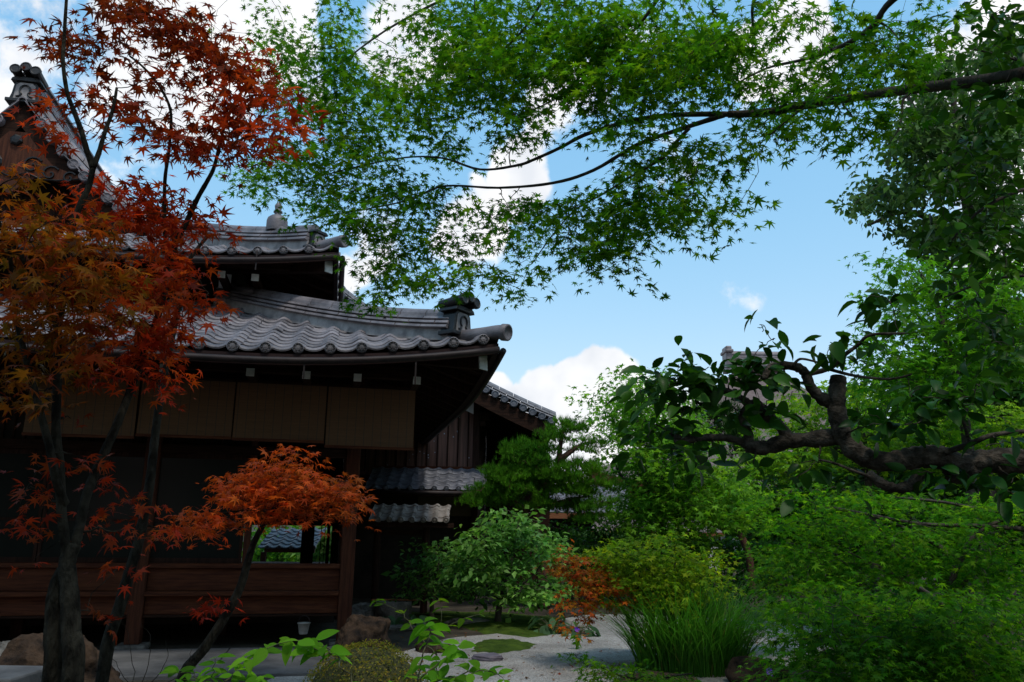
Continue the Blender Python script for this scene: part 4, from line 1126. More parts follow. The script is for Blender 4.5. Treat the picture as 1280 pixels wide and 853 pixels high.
yel = [(22,230,28,26),(50,285,50,30),(105,300,50,32),(38,350,36,26),(120,350,46,32),(160,345,34,26),(28,410,32,26),(60,445,36,22),(90,380,36,30),(20,300,25,30),(15,470,22,22),(60,330,50,30),(100,430,40,24),(40,500,36,18),(30,390,35,25),(140,390,35,25)]
rr = [(228,340,40,16),(240,372,32,13),(205,315,28,16),(200,345,36,18),(218,425,26,13),(175,440,42,18),(205,462,32,13),(145,412,42,18),(190,405,34,18),(150,460,36,14),(185,375,40,15),(220,398,24,10)]
low = [(62,520,34,9),(24,580,30,9),(36,612,40,10),(70,590,30,9),(118,655,24,10),(132,668,20,8),(48,665,40,10),(125,640,16,8),(142,712,18,7),(30,695,30,7),(110,600,20,9),(95,560,22,9),(190,482,18,6),(210,500,14,5),(130,575,22,8),(165,625,12,7),(10,640,25,10),(75,630,30,10)]
low += [(205,664,10,5),(115,765,14,4)]
def cents_of(bl, d, dd, dens):
    out = []
    for (x, y, rx, ry) in bl: out += blob_centers([(x, y, rx*.9, ry*.85, d, dd, max(1, int(round(rx*ry*dens/300*1.9))))])
    return out
ct = cents_of(top, 2.95, .22, 1.15); cr = cents_of(redb, 3.05, .2, 1.3); cy = cents_of(yel, 2.6, .3, 1.0); cc = cents_of(rr, 2.95, .2, 1.3); cl = cents_of(low, 2.8, .2, .75)
red.twigs(ct+cr+cy+cc+cl, shrink=.4, rmin=.0014, sag=.06)
red.trunk('stems')
RED = [(.42, .045, .010), (.50, .085, .012), (.36, .032, .012)]
RUST = [(.30, .034, .010), (.36, .062, .012), (.22, .026, .010), (.15, .03, .01)]
YEL = [(.27, .065, .010), (.32, .115, .012), (.22, .035, .010), (.18, .10, .012)]
sp = dict(flat=.5, tilt=.6, droop=.45, tipdown=.5)
red.crown('foliage', T_MAPLE_NEAR, spray(ct, .115, 19, **sp), .038, RUST, M_LEAF_RED)
red.crown('red_foliage', T_MAPLE_NEAR, spray(cr+cc, .105, 17, **sp), .036, RED, M_LEAF_RED)['label'] = 'bright red leaves'
red.crown('yellow_foliage', T_MAPLE_NEAR, spray(cy, .12, 15, **sp), .037, YEL, M_LEAF_RED)['label'] = 'orange yellow leaves'
red.crown('low_foliage', T_MAPLE_NEAR, spray(cl, .09, 11, **sp), .033, [(.22, .02, .008), (.28, .03, .01), (.20, .04, .01)], M_LEAF_RED)  # darker low reds: the shade down there is put into the leaf colour

# ---- second stem right of it: leaning maple ---------------------------------
b1 = P(122, 880, 3.35)
ln = Tree('leaning_maple', 'slim grey maple trunk leaning right behind the red maple stems', 'tree', (b1.x, b1.y), M_BARK)
ln.limb([Vector((b1.x-.05, b1.y, 0)), P(124, 870, 3.35), P(136, 800, 3.36), P(148, 764, 3.37), P(162, 715, 3.38), P(172, 683, 3.4), P(180, 645, 3.41), P(187, 606, 3.42), P(193, 553, 3.44), P(197, 520, 3.45), P(202, 490, 3.46), P(211, 442, 3.5), P(222, 390, 3.53), P(229, 354, 3.56), P(234, 330, 3.6), P(246, 312, 3.62), P(260, 295, 3.65)], .027, .008, n=10)
lc = cents_of([(250, 280, 30, 16), (225, 300, 26, 12), (232, 395, 22, 8)], 3.6, .15, 1.0) + cents_of([(168, 622, 14, 8), (205, 662, 12, 5), (178, 636, 10, 5)], 3.38, .06, 1.2)
ln.twigs(lc, shrink=.4, rmin=.0014); ln.trunk('trunk')
ln.crown('foliage', T_MAPLE_NEAR, spray(lc, .10, 13, **sp), .036, RED, M_LEAF_RED)

# ---- small umbrella shaped red maple ----------------------------------------
b2 = P(205, 885, 4.0)
um = Tree('small_red_maple', 'small umbrella shaped orange red maple on a slender curved trunk before the veranda', 'tree', (b2.x, b2.y), M_BARK)
um.limb([Vector((b2.x, b2.y, 0)), P(222, 862, 4.0), P(256, 810, 4.02), P(282, 770, 4.05), P(300, 735, 4.07), P(309, 705, 4.08), P(317, 680, 4.1), P(330, 655, 4.1), P(348, 628, 4.1), P(356, 605, 4.1)], .028, .010, n=10)
um.limb([P(340, 640, 4.1), P(310, 637, 4.15), P(270, 645, 4.1), P(235, 660, 4.05)], .009, .003)
um.limb([P(345, 632, 4.1), P(385, 622, 4.1), P(425, 615, 4.15)], .009, .003)
ub_ = [(355,585,36,12),(372,568,24,7),(385,600,46,14),(425,612,24,12),(330,598,40,12),(310,622,40,11),(270,640,36,9),(232,662,24,6),(335,640,44,9),(395,632,36,10),(300,612,30,9),(400,615,40,10),(350,610,50,12),(412,640,18,8),(255,655,25,7)]
uc = []
for (x, y, rx, ry) in ub_: uc += blob_centers([(x, y, rx*.9, ry*.9, 4.1, .28, max(2, int(rx*ry/34)))])
um.twigs(uc, shrink=.45, rmin=.0015, sag=.05)
lw = cents_of([(262, 757, 20, 5)], 4.02, .05, 6); um.twigs(lw, shrink=.3, rmin=.0012)
um.trunk('trunk')
um.crown('foliage', T_MAPLE_NEAR, spray(uc, .13, 18, flat=.3, tilt=.42, droop=.35, tipdown=.5), .033, [(.42, .06, .012), (.52, .11, .016), (.45, .075, .012)], M_LEAF_RED)
um.crown('low_foliage', T_MAPLE_NEAR, spray(lw, .09, 9, **sp), .036, [(.36, .03, .012)], M_LEAF_RED)

# ---- camellia limb from the right --------------------------------------------
cb = Vector((2.35, 2.15, 0))
cam_t = Tree('camellia_tree', 'old camellia with thick gnarled grey limb reaching in from the right edge, glossy oval leaves', 'tree', cb, M_CAMBARK)
dc = 2.6
def Q(seq, d0=dc, d1=None): return PX(seq, d0, d1)
cam_t.limb([cb, cb+Vector((-.02, .05, .7)), cb+Vector((-.1, .15, 1.2)), P(1380, 592, 2.42), P(1330, 590, 2.48)], .09, .052)
cam_t.limb(Q([(1330, 584), (1280, 577), (1235, 577), (1205, 582), (1180, 573), (1150, 571), (1120, 577), (1090, 575), (1068, 563), (1054, 543), (1047, 520), (1046, 495), (1048, 472)], 2.5, 2.62), .041, .027, n=14, sub=6, knot=.10)
cam_t.limb(Q([(1210, 580), (1196, 592), (1186, 578)], 2.53, 2.54), .04, .03, knot=.2)
cam_t.limb(Q([(1052, 545), (1020, 549), (985, 552), (955, 560), (934, 558)], 2.62, 2.68), .029, .022, n=10, knot=.16)
cam_t.limb(Q([(938, 557), (915, 549), (890, 547), (865, 549), (848, 550)], 2.68, 2.72), .012, .013, knot=.12)
cam_t.limb(Q([(850, 545), (846, 551), (851, 557)], 2.72, 2.72), .016, .012, knot=.2)
cam_t.limb(Q([(986, 550), (976, 534), (960, 520), (948, 506), (936, 504), (917, 493), (900, 488), (878, 489)], 2.65, 2.72), .021, .010, n=10, knot=.16)
cam_t.limb(Q([(932, 560), (936, 544), (928, 522), (936, 505)], 2.68, 2.7), .018, .013, n=10, knot=.16)
cam_t.limb(Q([(1046, 505), (1030, 500), (1014, 485), (1006, 466), (991, 458), (964, 459), (955, 475)], 2.62, 2.58), .022, .011, n=10, knot=.14)
cam_t.limb(Q([(1010, 468), (1038, 460), (1053, 446), (1072, 432), (1088, 419), (1131, 417)], 2.6, 2.5), .009, .004)
cam_t.limb(Q([(1034, 461), (1069, 470), (1112, 474), (1140, 468)], 2.6, 2.52), .006, .003)
cam_t.limb(Q([(991, 458), (1000, 449), (1018, 452), (1030, 456)], 2.58, 2.56), .005, .003)
cam_t.limb(Q([(1150, 588), (1143, 603), (1128, 610), (1112, 609), (1098, 602), (1086, 592)], 2.52, 2.5), .017, .015, knot=.22)
cam_t.limb(Q([(1100, 600), (1070, 590), (1045, 580), (1025, 575)], 2.5, 2.45), .006, .003)
cam_t.limb(Q([(1180, 566), (1210, 556), (1241, 544), (1285, 539)], 2.5, 2.4), .010, .006)
cam_t.limb(Q([(1212, 556), (1203, 524), (1192, 508), (1180, 498)], 2.48, 2.45), .006, .003)
cam_t.limb(Q([(848, 550), (835, 540), (820, 530)], 2.72, 2.75), .005, .002)
cbl = [(832,465,28,14,2.72),(815,495,16,16,2.75),(850,482,32,16,2.7),(888,472,30,13,2.68),(860,505,22,12,2.7),(930,468,28,14,2.65),(958,472,22,11,2.6),(858,440,14,5,2.7),(945,412,13,8,2.62),(968,424,8,6,2.6),
 (1038,436,16,9,2.58),(1072,440,16,12,2.55),(1055,432,12,8,2.56),(910,512,26,10,2.68),(848,562,24,10,2.72),(806,552,16,12,2.75),(872,578,18,8,2.7),(825,525,22,14,2.74),(958,505,16,12,2.64),(1012,585,22,8,2.5),(1005,602,16,6,2.5),
 (1072,606,12,7,2.5),(1095,375,22,9,2.5),(1120,372,18,7,2.5),(1088,532,18,12,2.55),(1075,520,12,10,2.58),(1165,492,34,10,2.45),(1200,500,22,10,2.45),(1235,482,24,8,2.42),(1175,592,40,5,2.48),(1225,592,40,6,2.45),(1265,608,14,12,2.4),(1140,520,24,12,2.48),(1120,395,14,8,2.5),(905,455,20,8,2.66),(800,475,10,10,2.75),(1250,560,20,8,2.4),(985,475,14,8,2.6),(940,440,10,5,2.62), (935,585,16,8,2.66),(900,560,14,8,2.68)]
cce = []
for (x, y, rx, ry, d) in cbl: cce += blob_centers([(x, y, rx, ry, d, .10, max(2, int(rx*ry/36)))])
cam_t.twigs(cce, shrink=.3, rmin=.0014, sag=.03)
cam_t.trunk('branches')
cam_t.crown('foliage', T_OVAL, spray(cce, .05, 3.6, flat=.8, tilt=.6, droop=.3, tipdown=.6), .058, [(.012, .06, .005), (.028, .10, .009)], M_LEAF_GLOSS)

# ---- broad leaved evergreen hanging in at the upper right ---------------------
eb = Vector((3.3, 3.6, 0))
ev = Tree('broadleaf_evergreen', 'dark broad leaved evergreen crown hanging in at the upper right corner', 'tree', eb, M_BARKD)
ev.limb([eb, eb+Vector((.02, 0, 1.5)), P(1360, 300, 3.5), P(1340, 150, 3.45), P(1310, 0, 3.4)], .08, .03)
ev.limb([P(1350, 240, 3.48), P(1290, 235, 3.45), P(1230, 260, 3.4), P(1190, 300, 3.4)], .012, .004)
ev.limb([P(1355, 350, 3.5), P(1290, 345, 3.45), P(1240, 350, 3.4), P(1180, 372, 3.4)], .010, .003)
ev.limb([P(1345, 100, 3.45), P(1270, 75, 3.4), P(1210, 60, 3.35)], .010, .003)
ebl = [(1210,30,16,20),(1245,45,30,30),(1260,20,20,16),(1245,130,34,30),(1205,185,34,22),(1255,200,26,34),(1185,235,22,22),(1225,270,40,32),(1262,320,22,34),(1180,300,20,14),(1205,345,36,18),(1252,395,28,22),(1165,262,16,14),(1150,312,10,8),(1235,440,24,12),(1270,90,14,40),(1215,225,40,26),(1240,310,36,26),(1270,440,20,30),(1200,120,18,14),(1215,390,26,14)]
ece = []
for (x, y, rx, ry) in ebl: ece += blob_centers([(x, y, rx, ry, 3.5, .4, max(2, int(rx*ry/62)))])
ev.twigs(ece, shrink=.35, rmin=.0015)
ev.trunk('branches')
ev.crown('foliage', T_OVAL, spray(ece, .085, 7.5, flat=.8, tilt=.6, droop=.3, tipdown=.5), .06, [(.018, .075, .006), (.035, .115, .01), (.06, .16, .014)], M_LEAF_GLOSS)

DM = 2.4
# ---- generic background trees -------------------------------------------------
def bgtree(name, label, cat, base_px, d, limbs_px, blobs, tmpl, mode, rad, per, size, cols, bark=M_BARKD, r0=.1, dens=420, dd=1.0, mat=M_LEAF_SOFT, group=None, tilt=.5, twig=True, crown='foliage', flat=.3, rmin=.004, doff=0.0):
    b = P(base_px[0], base_px[1], d)
    t = Tree(name, label, cat, (b.x, b.y), bark, group)
    first = True
    for seq in limbs_px:
        pts = PX(seq, d)
        if first: pts = [Vector((b.x, b.y, 0))] + pts
        t.limb(pts, r0 if first else r0*.5, r0*.25 if first else r0*.12, knot=.08); first = False
    cs = []
    for (x, y, rx, ry) in blobs: cs += blob_centers([(x, y, rx*.9, ry*.85, d+doff, dd, max(1, int(round(rx*ry/dens*DM))))])
    if twig: t.twigs(cs, shrink=.5, rmin=rmin)
    t.trunk('trunk')
    f = spray(cs, rad, per, flat=flat, tilt=tilt) if mode == 'spray' else ball(cs, rad, per, tilt=tilt)
    t.crown(crown, tmpl, f, size, cols, mat)
    return t

bgtree('grey_green_tree', 'tall grey green tree far behind at the upper right with open twiggy edge', 'tree', (1230, 700), 15, [[(1235, 560), (1225, 420), (1215, 300), (1200, 200), (1190, 110)], [(1218, 330), (1170, 280), (1130, 265), (1085, 282)], [(1210, 250), (1160, 170), (1130, 110)]],
  [(1180,98,48,26),(1150,150,36,34),(1200,195,55,55),(1135,190,28,26),(1125,240,44,18),(1082,240,20,10),(1062,262,9,20),(1160,288,34,20),(1250,160,38,70),(1250,70,38,30),(1250,260,40,40),(1200,300,50,30),(1110,275,12,5),(1095,258,18,8)],
  T_DIAMOND, 'ball', .42, 50, .14, GREEN_G, r0=.2, dens=125, dd=1.6)
bgtree('mid_green_maple', 'mid green maple with layered sprays below the grey green tree on the right', 'tree', (1215, 740), 9.5, [[(1215, 620), (1205, 520), (1190, 450), (1170, 380), (1150, 340)], [(1200, 500), (1150, 460), (1110, 440)], [(1195, 470), (1235, 400), (1260, 340)]],
  [(1130,330,44,12),(1108,372,34,10),(1150,368,44,16),(1130,408,40,16),(1180,400,48,30),(1220,440,58,36),(1120,450,30,12),(1160,470,48,20),(1240,360,46,34),(1150,510,56,20),(1095,425,22,10),(1185,345,40,16),(1105,475,24,10),(1270,420,30,60)],
  T_MAPLE_FAR, 'spray', .42, 52, .062, [(.06, .21, .010), (.11, .28, .014)], r0=.08, dens=150, dd=.9)
bgtree('yellow_green_maple', 'yellow green maple glowing behind the gnarled camellia limb', 'tree', (1090, 730), 11.5, [[(1090, 660), (1085, 600), (1080, 550), (1070, 510)], [(1085, 600), (1150, 550), (1220, 530)], [(1085, 590), (1020, 540), (985, 510)]],
  [(1000,532,38,16),(1060,500,38,18),(1020,505,26,16),(1150,545,70,20),(1230,530,56,24),(980,495,20,12),(1090,555,60,20),(960,570,40,20),(1010,575,46,18),(1200,570,70,20),(1050,545,50,16)],
  T_MAPLE_FAR, 'spray', .6, 80, .07, [(.14, .29, .012), (.2, .34, .016), (.08, .22, .01)], r0=.09, dens=180, dd=1.1, flat=.12, tilt=.38)
bgtree('bright_green_maple', 'bright green tree in the middle distance before the bark roof, taller than its neighbours', 'tree', (826, 738), 15, [[(826, 700), (824, 660), (815, 620), (802, 570), (795, 510)], [(823, 660), (860, 620), (890, 590)], [(818, 640), (780, 600), (765, 570)], [(823, 655), (850, 590), (840, 540)]],
  [(800,500,34,24),(832,540,40,24),(785,540,24,22),(806,585,30,20),(852,590,52,20),(905,612,40,20),(832,630,62,20),(900,640,44,18),(800,648,30,12),(840,668,62,10),(800,610,20,12),(818,472,14,10),(790,474,12,7),(770,515,14,12),(862,556,24,10),(815,570,30,15)],
  T_MAPLE_FAR, 'spray', .6, 80, .08, [(.10, .27, .014), (.16, .34, .022), (.07, .21, .012)], r0=.09, dens=105, dd=1.2)
bgtree('red_trunk_conifer', 'cloud pruned conifer with reddish leaning trunk right of the bright green tree', 'tree', (940, 735), 17, [[(936, 695), (922, 660), (912, 630), (904, 590), (898, 560), (893, 520)], [(905, 595), (870, 585)], [(908, 610), (945, 590)]],
  [(890,518,30,8),(905,540,34,8),(875,552,26,7),(925,560,26,8),(865,585,22,6),(950,590,24,7)],
  T_TUFT, 'spray', .30, 26, .16, [(.02, .06, .012), (.035, .085, .018)], bark=M_PINEBARK, r0=.09, dens=60, dd=.6, mat=M_NEEDLE, tilt=.25)

# niwaki pine in front of the plank house
pads = [(705,533,34,6),(693,543,24,5),(668,560,44,7),(650,572,40,6),(736,553,20,3),(725,562,14,3),(640,590,42,7),(700,580,48,7),(688,595,40,6),(620,612,36,6),(680,610,56,7),(600,624,24,5),(742,588,20,6),(655,628,36,6),(736,612,26,6),(718,632,34,7),(735,645,26,6),(630,600,30,5),(715,598,36,6),(758,605,12,5),(665,598,30,5),(745,630,20,6)]
pine = bgtree('garden_pine', 'cloud pruned pine with flat layered pads before the dark plank house', 'pine tree', (680, 770), 13.6, [[(678, 720), (672, 670), (664, 640), (676, 615), (695, 590), (700, 560), (704, 538)], [(668, 650), (640, 625), (610, 618)], [(672, 640), (700, 628), (735, 620)], [(690, 598), (660, 580), (645, 575)], [(700, 575), (720, 560), (738, 552)]],
  [(x, y, rx, ry) for x, y, rx, ry in pads], T_TUFT, 'spray', .20, 70, .060, [(.05, .16, .010), (.085, .215, .013), (.06, .18, .011)], bark=M_PINEBARK, r0=.11, dens=48, dd=.55, mat=M_NEEDLE, tilt=.3, flat=.22, rmin=.006)

# two glossy bushes by the plank house
bgtree('pale_green_bush', 'round pale green broad leaved bush, larger and lighter of the two by the gravel', 'bush', (622, 778), 11.3, [[(624, 760), (632, 730), (640, 700), (645, 670)], [(626, 755), (600, 720), (590, 695)], [(627, 750), (665, 720), (680, 700)]],
  [(642,646,38,10),(616,662,44,16),(666,666,40,16),(594,688,34,16),(640,690,58,22),(688,696,24,22),(604,715,44,18),(660,725,50,20),(640,745,56,12),(692,738,18,14),(574,708,16,12)],
  T_OVAL_SIMPLE, 'spray', .25, 30, .095, [(.09, .23, .035), (.19, .35, .10), (.11, .27, .05)], r0=.05, dens=130, dd=.6, mat=M_LEAF_SOFT, tilt=.5)
bgtree('dark_green_bush', 'smaller dark green leafy bush left of the pale round bush', 'bush', (540, 775), 11.9, [[(540, 755), (545, 725), (550, 695)], [(541, 750), (520, 720), (512, 700)], [(541, 750), (570, 720)]],
  [(530,695,20,14),(560,712,34,18),(515,715,16,12),(556,690,20,10),(540,735,34,14),(575,735,24,14),(510,735,14,8)],
  T_OVAL_SIMPLE, 'spray', .25, 30, .085, [(.045, .13, .022), (.08, .18, .04)], r0=.04, dens=120, dd=.5, mat=M_LEAF_SOFT, tilt=.5)

# maple turning orange beside the grass
om = P(805, 832, 8.2)
ot = Tree('turning_maple', 'low spreading maple half green and half orange beside the tall grass clump', 'tree', (om.x, om.y), M_BARK)
ot.limb([Vector((om.x, om.y, 0)), P(800, 822, 8.2), P(795, 800, 8.2), P(788, 780, 8.2), P(781, 765, 8.2), P(760, 745, 8.2), P(735, 725, 8.2)], .035, .010)
ot.limb([Vector((om.x+.08, om.y+.05, 0)), P(813, 822, 8.2), P(812, 800, 8.2), P(815, 775, 8.2), P(825, 755, 8.25), P(838, 730, 8.3), P(845, 700, 8.3)], .028, .007)
ot.limb([P(813, 805, 8.2), P(830, 785, 8.25), P(850, 760, 8.3), P(880, 740, 8.3)], .012, .004)
ot.limb([P(788, 780, 8.2), P(795, 750, 8.2), P(800, 715, 8.2), P(805, 690, 8.2)], .014, .004)
gb = [(795,680,24,5),(770,700,26,4),(840,672,20,4),(870,690,24,4),(895,700,16,4),(800,695,42,10),(780,725,46,12),(840,725,46,13),(832,688,32,9),(862,708,28,9),(805,752,56,8),(862,740,40,9),(760,690,20,6),(890,720,18,6),(820,705,40,9),(850,755,36,6),(785,705,30,8),(820,735,40,9),(900,735,12,5)]
orb = [(712,700,16,4),(726,712,30,5),(745,722,34,5),(735,738,34,5),(765,735,26,5),(720,752,16,4),(745,755,26,4),(716,786,10,3),(728,772,14,4),(785,748,20,4),(703,690,7,3),(740,698,14,4)]
def cq(bl, d, dd, den):
    o = []
    for (x, y, rx, ry) in bl: o += blob_centers([(x, y, rx, ry, d, dd, max(2, int(rx*ry/den*1.5)))])
    return o
gc = cq(gb, 8.25, .5, 38); oc = cq(orb, 8.15, .3, 24)
ot.twigs(gc+oc, shrink=.45, rmin=.002)
ot.trunk('stems')
ot.crown('green_foliage', T_MAPLE_FAR, spray(gc, .22, 34, flat=.12, tilt=.4), .042, [(.13, .26, .013), (.21, .29, .016), (.09, .21, .01)], M_LEAF)
o_ = ot.crown('orange_foliage', T_MAPLE_FAR, spray(oc, .19, 26, flat=.15, tilt=.42), .042, [(.42, .10, .012), (.34, .14, .014), (.46, .065, .012), (.26, .16, .014)], M_LEAF_RED); o_['label'] = 'orange leaves on the left side'

# large green maples along the right edge
def frontmaple(name, label, base_px, d, limbs_px, blobs, cols, size=.038, dens=200, per=70, rad=.34, dd=.8):
    return bgtree(name, label, 'tree', base_px, d, limbs_px, blobs, T_MAPLE, 'spray', rad, per, size, cols, r0=.045, dens=dens, dd=dd, mat=M_LEAF, rmin=.0024, tilt=.36, flat=.10, doff=.25)
frontmaple('spreading_maple', 'spreading green maple with thin bare branches directly under the camellia limb', (1160, 860), 6.6, [[(1165, 820), (1180, 760), (1200, 700), (1230, 660), (1280, 645)], [(1105, 830), (1090, 770), (1070, 720), (1040, 690)], [(1180, 760), (1215, 715), (1225, 680)], [(1130, 700), (1105, 670), (1095, 650)], [(1200, 700), (1150, 670), (1090, 645), (1030, 635)], [(1290, 663), (1230, 658), (1150, 655), (1080, 642), (1030, 632)], [(1180, 760), (1120, 720), (1060, 690)], [(1290, 645), (1240, 640), (1180, 628), (1120, 622)]],
  [(1020,618,60,13),(1100,625,80,14),(1200,630,80,18),(1060,655,70,13),(1150,665,90,18),(1240,675,50,24),(1010,650,50,13),(1075,690,80,16),(1180,705,90,22),(1250,715,40,26),(980,632,30,8),(1000,690,50,12),(1060,715,60,12),(1270,630,30,20)], [(.045, .19, .008), (.085, .26, .012), (.13, .28, .014), (.03, .14, .006)])
frontmaple('low_maple', 'low green maple filling the bottom right corner', (1215, 880), 5.0, [[(1213, 850), (1195, 800), (1180, 760), (1150, 735)], [(1205, 830), (1240, 780), (1270, 740)], [(1195, 800), (1130, 780), (1070, 770)], [(1205, 830), (1120, 830), (1050, 825)]],
  [(1100,745,80,18),(1200,760,80,24),(1260,770,40,30),(1050,765,60,14),(1120,790,90,20),(1220,815,80,24),(1060,810,60,18),(1150,835,90,20),(1000,790,24,8),(1040,845,60,12),(1250,850,50,20),(1010,745,26,8),(1010,800,26,10),(1005,826,34,12),(1020,772,26,10),(1150,800,80,20)], [(.035, .155, .007), (.07, .22, .010), (.025, .12, .005), (.105, .24, .012)], dens=220)
bgtree('pale_tipped_maple', 'small pale tipped maple between the grass clump and the spreading maple', 'tree', (1000, 790), 9.0, [[(1000, 770), (985, 735), (970, 710)], [(995, 760), (1010, 720), (1005, 690)]],
  [(965,692,32,8),(990,712,40,9),(955,718,26,7),(1000,735,40,9),(960,740,20,6),(985,755,30,8),(975,770,30,8),(955,785,16,5),(1020,700,26,10)],
  T_MAPLE_FAR, 'spray', .2, 28, .038, GREEN_Y+GREEN, r0=.03, dens=55, dd=.4, mat=M_LEAF, rmin=.002)

# woods closing the view
WOOD = 'trees closing the view behind the garden'
def wood(label, px, d, top, bot, half, cols, n=70, rad=.9):
    cx = px; lim = [[(cx, (top+bot)/2), (cx, top+25)]]
    bl = [(cx, (top*.6+bot*.4), half, (bot-top)*.38), (cx-half*.3, top*.35+bot*.65, half*.8, (bot-top)*.3), (cx+half*.3, top*.4+bot*.6, half*.7, (bot-top)*.3)]
    b = P(px, bot, d); t = Tree('broadleaf_tree', label, 'tree', (b.x, b.y), M_BARKD, WOOD)
    t.limb([Vector((b.x, b.y, 0)), P(cx, (top+bot)/2, d), P(cx, top+25, d)], .25, .05)
    cs = []
    for (x, y, rx, ry) in bl: cs += blob_centers([(x, y, rx, ry, d, 1.8, int(n*.45))])
    t.twigs(cs, rmin=.01); t.trunk('trunk')
    t.crown('foliage', T_DIAMOND, ball(cs, rad, 90, tilt=.6), .20, cols, M_LEAF_SOFT)
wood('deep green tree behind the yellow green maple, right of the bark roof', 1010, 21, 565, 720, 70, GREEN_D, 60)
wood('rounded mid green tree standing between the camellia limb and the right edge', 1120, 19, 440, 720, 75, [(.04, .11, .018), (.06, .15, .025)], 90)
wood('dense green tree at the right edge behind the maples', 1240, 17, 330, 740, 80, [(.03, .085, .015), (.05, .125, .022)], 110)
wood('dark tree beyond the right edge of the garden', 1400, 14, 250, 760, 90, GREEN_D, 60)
wood('far green tree in the gap left of the bark roof', 715, 36, 636, 700, 50, GREEN_D, 30, 1.0)
wood('green tree seen through the open bay of the hall', 352, 27, 655, 735, 40, GREEN, 36, .7)
wood('green tree seen through the narrow slit of the open bay', 418, 25, 640, 730, 26, [(.10, .2, .05)], 30, .6)

wood('tree beyond the plank house, its crown low between house and pine', 650, 34, 590, 720, 60, GREEN_D, 50, 1.0)
# unseen trees added around the camera to darken glass reflections and foreground
for i, (x, y, h, r_) in enumerate([(-7, -10, 8, 2.8), (-1.5, -11, 8.5, 3), (4, -10.5, 8, 3), (9, -5, 7, 2.4), (8.5, 3, 7, 2.2), (-9, -1.5, 7, 2.4), (-12, -8, 9, 3), (10, -8, 9, 3)]):
    t = Tree('broadleaf_tree', ['tree behind the viewpoint on the left, seen mirrored in the glass screens', 'tree straight behind the viewpoint', 'tree behind the viewpoint on the right', 'tree beside the viewpoint at right', 'tree right of the camellia outside the view', 'tree left of the viewpoint before the hall', 'far tree behind the viewpoint at left', 'far tree behind the viewpoint at right'][i], 'tree', (x, y), M_BARKD, 'trees on the near side of the garden')
    t.limb([Vector((x, y, 0)), Vector((x+.2, y, h*.5)), Vector((x, y+.2, h*.85))], .2, .05)
    cs = [Vector((x+random.gauss(0, r_*.5), y+random.gauss(0, r_*.5), random.uniform(.5, h))) for _ in range(90)]
    t.twigs(cs[:40], rmin=.008); t.trunk('trunk')
    t.crown('foliage', T_DIAMOND, ball(cs, .9, 80, tilt=.6), .22, GREEN_D, M_LEAF_SOFT)

# dark shrubs under the pine and clipped hedges
def shrub(name, label, cat, blobs, d, cols, size=.09, tmpl=T_OVAL_SIMPLE, dens=90, rad=.28, per=34, dd=.6, mat=M_LEAF_SOFT, group=None):
    bx = sum(b[0] for b in blobs)/len(blobs); by = max(b[1]+b[3] for b in blobs)
    return bgtree(name, label, cat, (bx, by), d, [[(bx, by-8), (bx, sum(b[1] for b in blobs)/len(blobs))]], blobs, tmpl, 'ball', rad, per, size, cols, r0=.04, dens=dens, dd=dd, mat=mat, group=group, tilt=.5)
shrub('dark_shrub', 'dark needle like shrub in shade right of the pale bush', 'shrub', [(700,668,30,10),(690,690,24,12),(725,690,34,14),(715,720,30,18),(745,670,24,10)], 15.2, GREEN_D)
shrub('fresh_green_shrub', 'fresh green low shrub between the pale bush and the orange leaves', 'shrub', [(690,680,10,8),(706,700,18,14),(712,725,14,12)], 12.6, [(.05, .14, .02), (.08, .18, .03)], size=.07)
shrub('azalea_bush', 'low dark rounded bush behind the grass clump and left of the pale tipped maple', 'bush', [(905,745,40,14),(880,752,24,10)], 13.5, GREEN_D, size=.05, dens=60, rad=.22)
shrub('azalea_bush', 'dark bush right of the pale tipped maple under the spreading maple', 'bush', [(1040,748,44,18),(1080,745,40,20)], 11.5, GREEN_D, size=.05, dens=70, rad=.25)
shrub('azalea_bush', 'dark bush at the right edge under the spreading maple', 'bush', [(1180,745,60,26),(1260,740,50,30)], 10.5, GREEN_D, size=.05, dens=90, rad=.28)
def hedge(label, px0, px1, ytop, d, depth, cols):
    x0, x1 = P(px0, 700, d).x, P(px1, 700, d).x; zt = P((px0+px1)/2, ytop, d).z
    rt = plant('clipped_hedge', label, 'hedge', ((x0+x1)/2, d), 'clipped hedges')
    n = int((x1-x0)*1500); f = rng.random(n); pos = np.stack([x0+(x1-x0)*rng.random(n), d+depth*rng.random(n), zt*rng.random(n)], 1)
    nr = rng.normal(0, .6, (n, 3)) + [0, -.5, .5]
    k = n//3; pos[:k, 1] = d + rng.normal(0, .03, k); nr[:k] += [0, -.6, 0]; pos[k:2*k, 2] = zt + rng.normal(0, .03, k); nr[k:2*k] += [0, 0, .8]
    leaves('foliage', T_DIAMOND, pos, nr, rng.normal(0, 1, (n, 3)), np.full(n, .08), palette(n, cols), M_LEAF_SOFT, rt)
    m = MB(); x = x0+.15
    while x < x1: m.tube([(x, d+depth/2, 0), (x+.05, d+depth/2, zt*.5), (x-.03, d+depth/2, zt*.9)], .02, 5); x += .5
    attach(m.build('stems', M_BARKD, None), rt)
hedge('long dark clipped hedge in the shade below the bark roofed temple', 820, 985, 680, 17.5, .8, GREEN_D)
hedge('low clipped hedge left of the tree trunk in the middle distance', 715, 812, 668, 18.3, .7, [(.03, .085, .018), (.045, .11, .022)])

